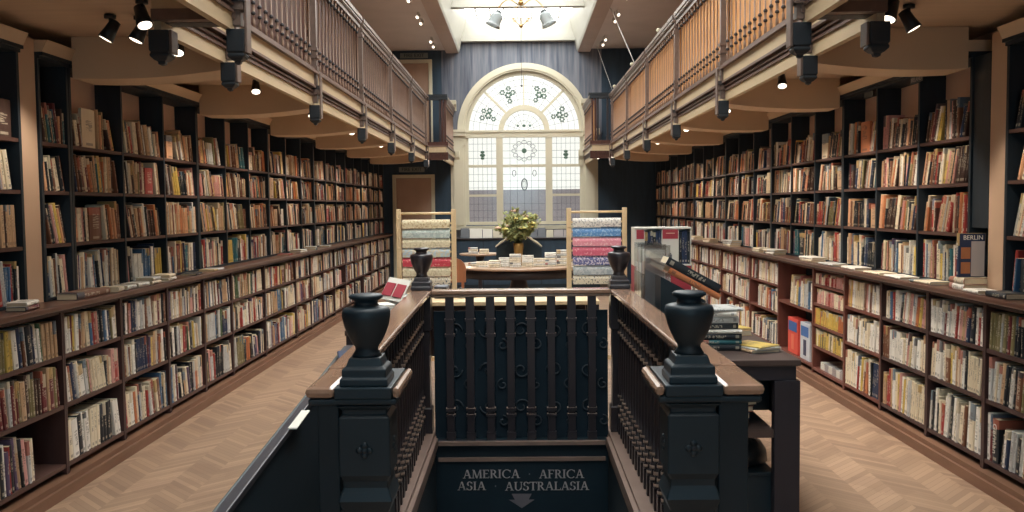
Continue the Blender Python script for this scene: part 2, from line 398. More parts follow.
part('architrave', fr, M['cream'], w1)
fr = MB(); FY0, FY1 = YF + .04, YF + .13
ring(fr, WC, WZS, 1.085, 1.158, FY0, FY1); ring(fr, WC, WZS, .40, .50, FY0 - .02, FY1)
for a in (PI / 4, PI / 2, 3 * PI / 4):
    d = Vector((math.cos(a), 0, math.sin(a))); nn = Vector((-d.z, 0, d.x))
    w_ = .012 if a == PI / 2 else .02
    pts = [(WC + d.x * r + nn.x * q, WZS + d.z * r + nn.z * q) for r, q in ((.49, -w_), (1.1, -w_), (1.1, w_), (.49, w_))]
    fr.prism(pts, 'y', FY0, FY1)
fr.box(WC - 1.158, WC + 1.158, FY0 - .04, FY1, WZS - .13, WZS)
fr.box(WC - 1.158, WC + 1.158, FY0 - .06, FY1, WZS - .03, WZS + .01)
for s in (-1, 1):
    x0, x1 = sorted((WC + s * .42, WC + s * .55)); fr.box(x0, x1, FY0 - .03, FY1, WZ0, WZS - .12)
    x0, x1 = sorted((WC + s * 1.095, WC + s * 1.158)); fr.box(x0, x1, FY0, FY1, WZ0, WZS - .12)
    x0, x1 = sorted((WC + s * .55, WC + s * 1.1))
    fr.box(x0, x1, FY0, FY1, 1.745, 1.79)
fr.box(WC - 1.1, WC + 1.1, FY0, FY1, 2.32, 2.37); fr.box(WC - 1.158, WC + 1.158, FY0 - .02, FY1, WZ0, WZ0 + .06)
part('frame', fr, M['cream'], w1)
gl_ = MB()
n = 40
vs = [(WC, YF + .09, WZS)] + [(WC + 1.12 * math.cos(PI * i / n), YF + .09, WZS + 1.12 * math.sin(PI * i / n)) for i in range(n + 1)]
gl_.add(vs, [(0, i + 1, i + 2) for i in range(n)])
gl_.box(WC - 1.12, WC + 1.12, YF + .088, YF + .092, WZ0 + .03, WZS - .05)
part('pane', gl_, M['glass'], w1)
ld = MB(); LY = YF + .075
def lead(p, r=.004): ld.tube([(x, LY, z) for x, z in p], r, 5)
def circ(cx, cz, rx, rz, r=.004, n=18): lead([(cx + rx * math.cos(2 * PI * i / n), cz + rz * math.sin(2 * PI * i / n)) for i in range(n + 1)], r)
for a in [PI * i / 16 for i in range(1, 16)]:
    lead([(WC + math.cos(a) * r, WZS + math.sin(a) * r) for r in (.5, 1.1)], .0025)
for r in (.62, .75, .88, 1.0):
    lead([(WC + r * math.cos(PI * i / 36), WZS + r * math.sin(PI * i / 36)) for i in range(37)], .0025)
for a in [PI * i / 10 for i in range(1, 10)]: lead([(WC + math.cos(a) * r, WZS + math.sin(a) * r) for r in (.08, .4)], .0025)
for r in (.2, .32): lead([(WC + r * math.cos(PI * i / 24), WZS + r * math.sin(PI * i / 24)) for i in range(25)], .0025)
for s in (-1, 1):
    for xx in (.64, .73, .82, .91, 1.0): lead([(WC + s * xx, WZ0), (WC + s * xx, WZS - .12)], .0028)
for zz in (1.33, 1.47, 1.6, 1.92, 2.05, 2.18, 2.5, 2.64, 2.78):
    for x0, x1 in ((-1.1, -.55), (-.42, .42), (.55, 1.1)): lead([(WC + x0, zz), (WC + x1, zz)], .0028)
for xx in (-.28, -.14, 0, .14, .28): lead([(WC + xx, WZ0), (WC + xx, WZS - .12)], .0028)
circ(WC, 1.98, .055, .11, .011); circ(WC, 1.98, .03, .07, .005)
for a in range(12):
    t = 2 * PI * a / 12; circ(WC + .2 * math.cos(t), 2.64 + .17 * math.sin(t), .045, .035, .005, 10)
for s in (-1, 1): circ(WC + s * .2, 2.2, .035, .06, .006, 10)
part('leading', ld, M['lead'], w1)
mo = MB()
for a in (PI * .13, PI * .37, PI * .63, PI * .87):
    for dr, da, rr in ((.0, .0, .07), (.1, .1, .055), (.02, -.13, .055), (-.12, .03, .05), (.12, -.06, .05)):
        cx, cz = WC + (.76 + dr) * math.cos(a + da), WZS + (.76 + dr) * math.sin(a + da)
        for q in range(6):
            t = q * PI / 3; mo.ball((cx + rr * .7 * math.cos(t), LY, cz + rr * .7 * math.sin(t)), rr * .36, 6, 4, (1, .3, 1))
for s in (-1, 1):
    for zz in (2.62, 2.56, 2.5): mo.ball((WC + s * .82, LY, zz), .045 if zz == 2.56 else .035, 8, 5, (1.2, .3, .8))
mo.ball((WC, LY, 2.64), .05, 8, 5, (1, .3, 1)); mo.ball((WC, LY, WZS + .1), .03, 8, 5, (1, .3, 1))
for s in (-1, 1): mo.ball((WC + s * .12, LY, WZS + .1), .025, 8, 5, (1, .3, 1))
part('glass_motifs', mo, M['leadgreen'], w1)
# the building across the yard
struct('exterior_building', MB().box(-9, 9, 22.0, 24.0, -.5, 1.96), M['building'])

# ------------------------------------------------------------------ doors in the end wall, fire-exit plates
def make_door(n, x0, x1, z0, z1):
    d = thing('door_%d' % n, None, None, ((x0 + x1) / 2, YF - .02, z0), kind='structure')
    f = MB(); t = .07
    f.box(x0, x0 + t, YF - .06, YF - .013, z0, z1); f.box(x1 - t, x1, YF - .06, YF - .013, z0, z1); f.box(x0 + t, x1 - t, YF - .06, YF - .013, z1 - t, z1)
    part('frame', f, M['cream'], d, bev=.006)
    l = MB(); a, b2 = x0 + t + .004, x1 - t - .004
    l.box(a, b2, YF - .035, YF - .014, z0 + .01, z1 - t - .004)
    mid = (a + b2) / 2; zz = z0 + (z1 - z0) * .48
    for xa, xb in ((a + .07, mid - .04), (mid + .04, b2 - .07)):
        for za, zb in ((z0 + .2, zz - .06), (zz + .06, z1 - t - .12)):
            for q in ((xa, xb, za, za + .015), (xa, xb, zb - .015, zb), (xa, xa + .015, za, zb), (xb - .015, xb, za, zb)):
                l.box(q[0], q[1], YF - .043, YF - .035, q[2], q[3])
    part('door_leaf', l, M['door'], d)
    h = MB(); h.lathe([(.012, 0), (.012, .03), (.028, .045), (.024, .065), (.005, .07)], (b2 - .06, YF - .035, z0 + 1.0), 10, 'y', Matrix.Diagonal((1, -1, 1, 1)))
    part('door_knob', h, M['brass'], d)
make_door(1, -2.49, -1.66, 0.0, 2.19)
make_door(2, -2.50, -1.68, 2.62, 4.42)
def sign_plate(x0, x1, z0, z1, body, label):
    t = thing('fire_exit_sign', label, 'sign', ((x0 + x1) / 2, YF - .02, z0))
    part('plate', MB().box(x0, x1, YF - .025, YF - .013, z0, z1), M['sign'], t)
    text(body, (z1 - z0) * .95, T(((x0 + x1) / 2, YF - .027, (z0 + z1) / 2)) @ RX(PI / 2), M['signtext'], t)
sign_plate(-2.36, -1.86, 2.24, 2.34, 'FIRE EXIT', 'pale fire exit plate over the ground floor door beneath the gallery')
sign_plate(-2.30, -1.76, 4.45, 4.55, 'FIRE EXIT', 'pale fire exit plate over the upper gallery door near the ceiling')

# ================================================================== GALLERIES
GX, JX = 1.595, 1.265      # gallery edge, edge of the deeper stretches at both ends
YJ0, YJ1 = 4.05, 15.55     # where the edge steps
ZB, ZD, ZR = 2.354, 2.62, 3.466
PY = [4.95 + 2.061 * k for k in range(0, 6)]   # posts
BY = [5.229 + 2.062 * k for k in range(0, 6)]  # beams
SIDE = {-1: 'left', 1: 'right'}
trim_i = [11]
def trim(mb, mat, bev=0):
    o = struct('trim_%d' % trim_i[0], mb, mat, bev); trim_i[0] += 1; return o
def yrun(mb, s, xa, xb, ya, yb, z0, z1):
    x0, x1 = sorted((s * xa, s * xb)); mb.box(x0, x1, ya, yb, z0, z1)
for s in (-1, 1):
    nm = SIDE[s]
    # soffit / deck
    d = MB(); yrun(d, s, GX + .04, WX, YB, YF, 2.56, 2.6); yrun(d, s, JX + .04, GX + .04, YB, YJ0, 2.56, 2.6); yrun(d, s, JX + .04, GX + .04, YJ1, YF, 2.56, 2.6)
    struct('ceiling_gallery_%s' % nm, d, M['soffit'])
    # fascia: two painted bands and a run of mouldings
    f = MB(); mo = MB()
    for xe, ya, yb in ((GX, YJ0, YJ1), (JX, YB, YJ0 - .0), (JX, YJ1, YF - .02)):
        yrun(f, s, xe, xe + .04, ya, yb, 2.50, 2.60); yrun(f, s, xe + .015, xe + .05, ya, yb, ZB, 2.43)
        yrun(mo, s, xe - .025, xe + .04, ya, yb, 2.60, 2.622)
        yrun(mo, s, xe + .02, xe + .05, ya, yb, 2.43, 2.50)
        yrun(mo, s, xe - .018, xe + .02, ya, yb, 2.486, 2.502); yrun(mo, s, xe + .0, xe + .02, ya, yb, 2.458, 2.47); yrun(mo, s, xe + .005, xe + .02, ya, yb, 2.428, 2.442)
    # steps in the edge
    for yy in (YJ0, YJ1):
        x0, x1 = sorted((s * (JX + .0), s * (GX + .05)))
        f.box(x0, x1, yy - .02, yy + .02, 2.45, 2.60); mo.box(x0, x1, yy - .035, yy + .035, 2.60, 2.622)
        mo.box(x0, x1, yy - .03, yy + .03, 2.40, 2.45)
    trim(f, M['fascia']); trim(mo, M['mould'])
    # dark cross beam carrying the near step
    b_ = MB(); x0, x1 = sorted((s * (JX + .05), s * (GX + .06))); b_.box(x0, x1, YJ0 + .04, YJ0 + .14, 2.40, 2.555); trim(b_, M['drop'])
    # arched beams under the soffit
    for y in BY:
        b_ = MB(); P = []
        xa, xb = GX + .055, 2.60
        P = [(s * xa, 2.558), (s * xb, 2.558)]
        for i in range(9):
            q = i / 8; xx = xb + (xa - xb) * q
            P.append((s * xx, 2.32 + .05 * q ** 2 - .012 * math.sin(PI * q)))
        b_.prism(P, 'y', y - .02, y + .26); trim(b_, M['beam'])
    # back rail of boards lining each balustrade comes with the balustrade below

def baluster_mb():
    b = MB(); z0 = 0
    prof = [(.010, 0), (.010, .05), (.006, .06), (.006, .085), (.014, .090), (.014, .100), (.009, .106), (.009, .147), (.014, .153), (.014, .163), (.0055, .172), (.006, .4), (.005, .645), (.014, .652), (.014, .664), (.008, .672), (.011, .69), (.011, .728)]
    b.lathe(prof, (0, 0, 0), 8); return b
BAL_MESH = {}
def gallery_balustrade(s, xe, ya, yb, idx, label, axis='y', nb=None, panel=True):
    """one bay; runs along Y at x = s*xe (axis 'y')"""
    nm = SIDE[s]
    t = thing('gallery_balustrade', label, 'balustrade', (s * (xe + .01), (ya + yb) / 2, ZD + .003), 0, '%s gallery balustrade bays' % nm)
    r = MB(); yrun(r, s, xe - .035, xe + .055, ya, yb, 3.43, ZR); yrun(r, s, xe - .02, xe + .045, ya, yb, 3.395, 3.43); yrun(r, s, xe - .028, xe - .02, ya, yb, 3.405, 3.42); yrun(r, s, xe - .008, xe + .035, ya, yb, 3.355, 3.394)
    part('handrail', r, M['rail'], t)
    r = MB(); yrun(r, s, xe - .012, xe + .035, ya, yb, 2.624, 2.64); part('bottom_rail', r, M['mould'], t)
    if panel:
        r = MB(); nn = nb or max(2, round((yb - ya) / .128))
        for q in range(nn + 1):
            a_ = max(ya, ya + (yb - ya) * (q - .5) / nn + .007); b_ = min(yb, ya + (yb - ya) * (q + .5) / nn - .007)
            yrun(r, s, xe + .045, xe + .057, a_, b_, 2.645, 3.385)
        yrun(r, s, xe + .0575, xe + .063, ya, yb, 2.9, 2.95)
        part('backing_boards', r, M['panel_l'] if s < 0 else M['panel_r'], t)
    n = nb or max(2, round((yb - ya) / .128))
    if 'b' not in BAL_MESH:
        BAL_MESH['b'] = baluster_mb().mesh('baluster'); BAL_MESH['b'].materials.append(M['balus']); BAL_MESH['b'].materials.append(M['ringdark'])
        for pl in BAL_MESH['b'].polygons:
            z_ = pl.center.z
            if .085 < z_ < .112 or .145 < z_ < .172 or .648 < z_ < .668: pl.material_index = 1
    for k in range(n):
        y = ya + (yb - ya) * (k + .5) / n
        o = bpy.data.objects.new('baluster', BAL_MESH['b']); COL.objects.link(o); o.parent = t
        o.location = (0, y - (ya + yb) / 2, 2.64 - (ZD + .003)); WM[o.name] = WM[t.name]
def gallery_post(x, y, label, low=2.2, s=1, slim=False):
    t = thing('gallery_post', label, 'post', (x, y, low), 0, '%s gallery posts' % SIDE[s])
    p = MB(); w = .021
    p.box(x - w, x + w, y - w, y + w, ZB + .02, 3.35)
    for z0, z1, q in ((2.44, 2.5, .038), (2.625, 2.66, .03), (2.72, 2.74, .03), (2.78, 2.80, .03), (3.27, 3.3, .03), (3.33, 3.352, .03)):
        p.box(x - q, x + q, y - q, y + q, z0, z1)
    part('shaft', p, M['rail'], t)
    b_ = MB(); q = .045
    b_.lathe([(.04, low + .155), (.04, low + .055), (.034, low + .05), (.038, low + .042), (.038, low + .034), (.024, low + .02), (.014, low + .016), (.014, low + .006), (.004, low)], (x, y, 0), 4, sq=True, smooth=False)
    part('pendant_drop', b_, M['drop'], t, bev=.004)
    b_ = MB(); xs_ = sorted((x - s * .0405, x - s * .052)); b_.box(xs_[0], xs_[1], y - .034, y + .034, low + .05, 2.6); part('face_board', b_, M['rail'], t, bev=.003)  # paler slip stands in for light on the drop's inner face
    b_ = MB(); b_.box(x - .045, x + .045, y - .045, y + .045, 2.475, 2.505); part('bracket_cap', b_, M['ringdark'], t)
for s in (-1, 1):
    nm = SIDE[s]
    ys = [YJ0 + .0] + PY + [YJ1]
    for k in range(len(ys) - 1):
        gallery_balustrade(s, GX, ys[k] + .045, ys[k + 1] - .045, k, 'brown balustrade bay on the %s gallery, %s bay from the near step' % (nm, ORD[k + 1]))
    gallery_balustrade(s, JX, 2.2, YJ0 - .05, 0, 'brown balustrade on the deeper near end of the %s gallery' % nm)
    gallery_balustrade(s, JX, YJ1 + .1, YF - .16, 0, 'dark wood balustrade on the %s gallery end beside the arched window' % nm)
    for k, y in enumerate(PY):
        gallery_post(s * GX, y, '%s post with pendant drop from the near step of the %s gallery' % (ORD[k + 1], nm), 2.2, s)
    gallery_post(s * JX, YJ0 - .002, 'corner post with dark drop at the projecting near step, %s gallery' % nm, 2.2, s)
    # second drop where the step returns
    t = thing('pendant_drop', 'dark square drop under the cross beam at the %s gallery step' % nm, 'post', (s * GX, YJ0, 2.2))
    x, y = s * (GX + .01), YJ0 - .01
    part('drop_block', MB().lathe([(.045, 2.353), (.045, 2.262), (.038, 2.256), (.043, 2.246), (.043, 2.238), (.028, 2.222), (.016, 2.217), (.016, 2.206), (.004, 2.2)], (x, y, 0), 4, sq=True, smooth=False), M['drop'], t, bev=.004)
    p = MB(); xs_ = sorted((x - s * .0455, x - s * .058)); p.box(xs_[0], xs_[1], y - .038, y + .038, 2.25, 2.353); part('face_board', p, M['rail'], t, bev=.003)  # paler slip paints the lit inner side of this drop
    # return at the far end: open frame
    t = thing('gallery_return', 'dark framed return of the %s gallery beside the arched window' % nm, 'balustrade', (s * (GX + JX) / 2, YJ1 + .04, ZB))
    x0, x1 = sorted((s * (JX - .03), s * (GX - .002)))
    r = MB(); r.box(x0, x1, YJ1 - .03, YJ1 + .08, 3.41, 3.475); r.box(x0 - .02, x1, YJ1 - .045, YJ1 + .08, 3.475, 3.5); part('handrail', r, M['drop'], t)
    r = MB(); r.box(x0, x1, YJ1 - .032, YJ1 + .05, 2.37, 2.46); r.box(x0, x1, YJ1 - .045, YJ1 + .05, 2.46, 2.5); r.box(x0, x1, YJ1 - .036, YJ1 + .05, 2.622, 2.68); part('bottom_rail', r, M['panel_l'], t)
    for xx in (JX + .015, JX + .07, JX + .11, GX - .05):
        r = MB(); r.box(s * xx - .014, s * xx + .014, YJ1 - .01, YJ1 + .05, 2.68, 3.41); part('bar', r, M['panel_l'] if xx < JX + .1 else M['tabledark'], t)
    # cream corbels by the window
    for zz, hh in ((3.42, .2), (2.34, .3)):
        t = MB(); P = [(YF - .145, zz + hh), (YF - .02, zz + hh), (YF - .02, zz), (YF - .06, zz), (YF - .07, zz + hh * .35), (YF - .13, zz + hh * .6)]
        x0, x1 = sorted((s * 1.335, s * 1.215)) if zz > 3 else sorted((s * 1.255, s * 1.16))
        t.prism(P, 'x', x0, x1); trim(t, M['cream'], .008)

# ================================================================== BOOKCASES
CT = 1.044                       # counter top
LXF, UXF = 2.52, 2.635           # low-case and tall-case fronts
LOW = {-1: [3.42, 4.12, 4.84, 5.56, 6.3, 7.03, 7.72, 8.72, 9.93, 10.65, 11.32, 12.02, 12.78, 13.5, 14.26, 15.0, 15.75, 16.5, 17.2],
       1: [3.42, 4.12, 4.82, 5.5, 6.21, 6.91, 7.65, 8.68, 9.75, 10.5, 11.15, 11.9, 12.6, 13.3, 14.0, 14.75, 15.5, 16.3, 17.2]}
SHZ = [.15, .48, .755]
SPEC = []                        # every shelved book
def sh_for(s, i):
    if s > 0 and LOW[1][i] == 6.91: return [.14, .335, .52, .70, .865]
    if s > 0 and LOW[1][i] == 7.65: return [.15, .62]
    return SHZ
PALETTE = {'cream': (236, 224, 198), 'white': (242, 239, 230), 'pale grey': (204, 206, 204), 'tan': (198, 166, 132), 'brown': (124, 84, 64), 'dark brown': (76, 56, 50),
           'black': (34, 42, 50), 'navy': (46, 62, 92), 'blue': (78, 116, 152), 'teal': (56, 112, 122), 'red': (164, 62, 58), 'maroon': (112, 50, 54), 'orange': (200, 126, 84),
           'yellow': (220, 192, 104), 'green': (88, 114, 84), 'olive': (132, 124, 88), 'pink': (214, 160, 152), 'purple': (98, 82, 112), 'peach': (222, 172, 134)}
def pick(weights):
    ks = list(weights); return random.choices(ks, [weights[k] for k in ks])[0]
W_UP = {'cream': 16, 'tan': 16, 'peach': 8, 'brown': 12, 'dark brown': 10, 'black': 12, 'orange': 7, 'red': 4, 'maroon': 5, 'pale grey': 6, 'olive': 4, 'navy': 4, 'yellow': 3, 'teal': 2, 'white': 5, 'pink': 3}
W_UPR = dict(W_UP, black=20, **{'dark brown': 14, 'navy': 7})
W_MID = {'cream': 18, 'white': 18, 'pale grey': 10, 'tan': 9, 'black': 13, 'navy': 7, 'red': 5, 'maroon': 5, 'brown': 6, 'purple': 5, 'blue': 5, 'pink': 5, 'yellow': 3, 'teal': 3, 'olive': 2}
W_LOWL = {'cream': 20, 'white': 15, 'pale grey': 11, 'tan': 9, 'black': 13, 'navy': 6, 'red': 6, 'maroon': 5, 'brown': 6, 'yellow': 3, 'blue': 4, 'pink': 5, 'purple': 4, 'olive': 3, 'orange': 2, 'green': 2}
W_LOWR = {'cream': 26, 'white': 40, 'pale grey': 10, 'tan': 5, 'black': 8, 'navy': 3, 'red': 5, 'orange': 3, 'pink': 7, 'brown': 3, 'maroon': 3, 'yellow': 2, 'blue': 2}
W_FARR = dict(W_LOWR)
def fill(s, ya, yb, z, H, xf, wts, leanf, meta, hr=(.19, .245), tr=(.010, .036), fillr=(.8, 1.0), dep=(.125, .165), face=0):
    """stand books on one shelf, near to far, touching but not crossing"""
    y = ya; end = yb - .004; lim = ya + (yb - ya) * random.uniform(*fillr) - .004; end = min(end, lim)
    k = 0; prev_a = 0.0; first = True
    if wts in (W_UP, W_UPR): cap = 40
    while y < end - .02:
        a = math.radians(leanf()); run = random.randint(3, 9)
        hm = min(hr[1], H - .02); hrun = random.uniform(hr[0], hm)
        shift = (hm * math.sin(a) if first else hm * max(0, math.tan(a) - math.tan(prev_a))) + .001
        y += shift; first = False; prev_a = a
        base = pick(wts); series = random.random() < .22
        if face and random.random() < face and y + .15 < end:
            h = random.uniform(.17, min(.24, hm)); w = h * random.uniform(.66, .76); y += .004 + hm * math.tan(max(0, a)) * 0
            if prev_a == 0 or True:
                k += 1; SPEC.append(dict(s=s, y=y, z=z + .001, t=w, h=h, d=.022, a=0.0, x=xf + .012, c=pick(wts), k=k, face=True, **meta)); y += w + .004; y += hm * math.tan(a) + .001
        for r in range(run):
            t = random.uniform(*tr) if random.random() < .85 else random.uniform(tr[1], tr[1] * 1.5)
            h = min(hm, max(hr[0] * .85, random.gauss(hrun, .016)))
            if series: h = hrun; t = tr[0] * 1.6
            last = y + t / math.cos(a) > end
            if last:
                t = (end - y) * math.cos(a) - .0008
                if t < .008: return
            k += 1
            d = random.uniform(*dep)
            SPEC.append(dict(s=s, y=y, z=z + .001, t=t, h=h, d=d, a=a, x=xf + random.uniform(.0, .012), c=base if series else pick(wts), k=k, face=False, **meta))
            y += t / math.cos(a) + .0009
            if last: return
def lean_up():
    r = random.random(); return random.uniform(8, 19) if r < .75 else random.uniform(1, 5)
def lean_low():
    r = random.random(); return 0.0 if r < .22 else (random.uniform(2, 7) if r < .8 else random.uniform(6, 11))

for s in (-1, 1):
    nm = SIDE[s]; ys = LOW[s]; X0 = LXF; X1 = 2.80
    for i in range(len(ys) - 1):
        ya, yb = ys[i], ys[i + 1]
        fm = M['case_warm'] if (s > 0 and i >= 4) else M['case']
        t = thing('low_bookcase', 'low mahogany bookcase under the counter, %s from the near end of the %s wall' % (ordn(i + 1), nm), 'bookcase', (s * X0, ya, .09), 0, 'low bookcases along the %s wall' % nm)
        for q in ((ya + .0005, ya + .016), (yb - .016, yb - .0005)):
            p = MB(); yrun(p, s, X0, X1, q[0], q[1], .092, 1.0); part('side_panel', p, fm, t)
        p = MB(); yrun(p, s, X1 - .012, X1, ya + .016, yb - .016, .1, 1.0); part('back_panel', p, M['backing'], t)
        p = MB(); yrun(p, s, X0 + .01, X1 - .012, ya + .016, yb - .016, .982, 1.0); part('top_rail', p, fm, t)
        shz = sh_for(s, i)
        for zz in shz:
            p = MB(); yrun(p, s, X0 + .004, X1 - .012, ya + .016, yb - .016, zz - .022, zz); part('shelf', p, fm if s > 0 else M['shelf'], t)
        names = {3: ['bottom', 'middle', 'top'], 2: ['bottom', 'top'], 5: ['bottom', 'fourth', 'third', 'second', 'top']}[len(shz)]
        for j, zz in enumerate(shz):
            H = (shz[j + 1] - .022 if j + 1 < len(shz) else .982) - zz
            meta = dict(low=True, case=i + 1, bay=0, shelf=names[j])
            w = W_LOWL if s < 0 else W_LOWR
            fr_ = (.97, 1.0); hr = (.195, min(.268, H - .02)); tr = (.012, .036)
            if s > 0 and i == 5:
                if j == 0: continue
                w = [None, {'yellow': 8, 'cream': 3, 'olive': 2}, {'orange': 5, 'yellow': 7, 'peach': 2}, {'cream': 5, 'pink': 5, 'red': 2}, {'red': 4, 'pink': 4, 'cream': 4}][j]
                hr = (min(.125, H - .03), H - .016); tr = (.012, .02); fr_ = (.95, 1.0)
            if s > 0 and i == 6 and j == 0: continue
            if s > 0 and i == 6: w = {'cream': 6, 'white': 5, 'blue': 3, 'teal': 2, 'yellow': 1, 'pale grey': 3}; hr = (.24, .30); tr = (.02, .045)
            if s < 0 and i == 2 and j == 0: w = {'white': 4, 'cream': 4, 'black': 6}; hr = (.21, .235); tr = (.022, .042)
            if s < 0 and i == 1 and j == 0: fr_ = (.5, .62)
            if s < 0 and i == 1 and j == 1: w = {'olive': 4, 'tan': 5, 'maroon': 4, 'blue': 2, 'yellow': 2, 'pale grey': 3, 'dark brown': 3}
            if i == 0: fr_ = (.9, 1.0)
            if s > 0 and i <= 1: w = {'cream': 5, 'white': 3, 'black': 7, 'pale grey': 5, 'brown': 4, 'tan': 4, 'dark brown': 5, 'maroon': 3, 'olive': 2, 'navy': 2}
            if s > 0 and i == 2 and j == 1: hr = (.2, .25)
            if i > 3 and random.random() < .06: fr_ = (.55, .75)
            if s > 0 and i == 1 and j == 0:
                y = ya + .02
                for c_, t_, h_ in (('white', .026, .255), ('maroon', .022, .25), ('black', .058, .235)):
                    SPEC.append(dict(s=s, y=yb - .02 - (y - ya - .02) - t_, z=zz + .001, t=t_, h=h_, d=.17, a=0.0, x=X0 + .016, c=c_, k=900 + len(SPEC) % 50, face=False, special='German' if c_ == 'black' else None, **meta)); y += t_ + .001
                fill(s, ya + .019, yb - .02 - (y - ya - .02), zz, H, X0 + .005, w, lean_low, meta, (.19, .22), (.012, .03), (.95, 1.0)); continue
            fill(s, ya + .019, yb - .017, zz, H, X0 + .005, w, lean_low, meta, hr, tr, fr_, (.13, .17), .02 if i > 1 else 0)
    # continuous plinth and counter
    p = MB(); yrun(p, s, 2.485, 2.80, 3.42, 17.2, 0, .09); yrun(p, s, 2.465, 2.50, 3.42, 17.2, 0, .06)
    struct('baseboard_%s' % nm, p, M['plinth'])
    ct = thing('counter_top', 'long polished wooden counter running over the low bookcases, %s wall' % nm, 'counter', (s * 2.6, 10, 1.002), 0)
    p = MB(); yrun(p, s, 2.47, 2.815, 3.40, 17.25, 1.012, CT); part('worktop', p, M['counter'], ct, bev=.008)
    p = MB(); yrun(p, s, 2.485, 2.53, 3.40, 17.25, 1.001, 1.012); part('edge_moulding', p, M['case'], ct)

UZ = [CT + .018, 1.362, 1.662, 1.935]
UTOP = 2.385
def tall_case(s, stiles, idx, label, xf=UXF, strip=True, close=None):
    nm = SIDE[s]; ya, yb = stiles[0], stiles[-1]; X1 = 2.815
    t = thing('tall_bookcase', label, 'bookcase', (s * xf, ya, CT + .001), 0, 'tall bookcases along the %s wall' % nm)
    for q, yy in enumerate(stiles):
        p = MB(); o0, o1 = (0.0005, .024) if q == 0 else ((-.024, -.0005) if q == len(stiles) - 1 else (-.012, .012))
        yrun(p, s, xf, X1, yy + o0, yy + o1, CT + .001, UTOP); part('upright', p, M['dark'], t)
    for q in range(len(stiles) - 1):
        a = stiles[q] + (.024 if q == 0 else .012); b2 = stiles[q + 1] - (.024 if q == len(stiles) - 2 else .012)
        for zz in UZ:
            p = MB(); yrun(p, s, xf + .004, X1 - .01, a, b2, zz - (.017 if zz < 1.1 else .02), zz); part('shelf', p, M['shelf'] if zz > 1.1 else M['dark'], t)
    p = MB(); yrun(p, s, X1 - .01, X1, ya + .024, yb - .024, CT + .002, 1.95); part('back_panel', p, M['backing'], t)  # dark panel stands in for shade on the wall behind the books
    p = MB(); yrun(p, s, X1 - .01, X1, ya + .024, yb - .024, 1.951, UTOP); part('plaster_back', p, M['plaster'], t, 'cream plaster showing above the top row of books')
    p = MB(); yrun(p, s, xf - .012, X1, ya + .0005, yb - .0005, UTOP, UTOP + .018); yrun(p, s, xf - .03, X1, ya + .0005, yb - .0005, UTOP + .018, UTOP + .036); part('cornice', p, M['dark'], t)
    p = MB(); x0, x1 = xf - .05, X1
    P = [(s * (xf - .028), UTOP + .036), (s * (xf - .06), UTOP + .1), (s * X1, UTOP + .1), (s * X1, UTOP + .036)]
    p.prism(P, 'y', ya + .0005, yb - .0005); part('top_cover', p, M['beam'], t)
    return t
def fill_tall(s, stiles, case, xf=UXF, skip=()):
    for q in range(len(stiles) - 1):
        if q in skip: continue
        a = stiles[q] + (.027 if q == 0 else .015); b2 = stiles[q + 1] - (.027 if q == len(stiles) - 2 else .015)
        for j, zz in enumerate(UZ):
            H = (UZ[j + 1] - .02 if j < 3 else UTOP - .16) - zz
            meta = dict(low=False, case=case, bay=q + 1, shelf=['lowest', 'third', 'second', 'top'][j])
            hi = min(.245, H - .025)
            w = W_MID if j == 0 else (W_UP if s < 0 else W_UPR)
            ln = lean_up if j else (lambda: random.choice((0, 0, 2, 4, 7)))
            fill(s, a, b2, zz, H, xf + .005, w, ln, meta, (.18, hi), (.009, .03), (.88, 1.0), (.105, .130), .08 if j else .04)
def gap_stiles(a, b): return [a + (b - a) * i / 3 for i in range(4)]
for s in (-1, 1):
    nm = SIDE[s]
    # near section with its cream pilaster
    if s < 0:
        tall_case(s, [3.42, 4.06, 4.712], 0, 'near tall bookcase before the cream pilaster, left wall'); fill_tall(s, [3.42, 4.06, 4.712], 1)
        pa, pb = 4.72, 4.885
        tall_case(s, [4.893, 5.222], 0, 'narrow tall bookcase just past the cream pilaster, left wall'); fill_tall(s, [4.893, 5.222], 2)
    else:
        tall_case(s, [3.45, 4.15, 4.862], 0, 'near tall bookcase before the cream pilaster, right wall'); fill_tall(s, [3.45, 4.15, 4.862], 1)
        pa, pb = 4.87, 5.037
        p = MB(); yrun(p, s, UXF + .01, 2.815, 5.045, 5.222, 1.40, UTOP); trim(p, M['dark'])
    p = MB(); yrun(p, s, UXF + .01, 2.815, pa, pb, CT + .001, UTOP + .1); trim(p, M['pilaster'])
    for k in range(6):
        a = BY[k] + .0; b2 = (BY[k + 1] if k < 5 else 17.25)
        st = gap_stiles(a, b2)
        words_ = 'dark tall bookcase of three bays, %s beyond the cream pilaster on the %s wall' % (ORD[k + 1], nm)
        tall_case(s, st, k, words_); fill_tall(s, st, k + 3)

# shelf label plates on a cornice
t = thing('shelf_label', 'small dim shelf label reading IRELAND on the nearest right-hand cornice', 'label', (UXF - .004, 5.94, UTOP - .045))
part('plate', MB().box(UXF - .004, UXF - .0008, 5.86, 6.04, UTOP - .045, UTOP - .003), M['plate'], t)
text('IRELAND', .038, T((UXF - .0055, 5.95, UTOP - .024)) @ RZ(-PI / 2) @ RX(PI / 2), M['letter'], t)
t = thing('shelf_label', 'small dim blank shelf label farther along the nearest right-hand cornice', 'label', (UXF - .004, 6.8, UTOP - .045))
part('plate', MB().box(UXF - .004, UXF - .0008, 6.68, 6.84, UTOP - .045, UTOP - .003), M['plate'], t)

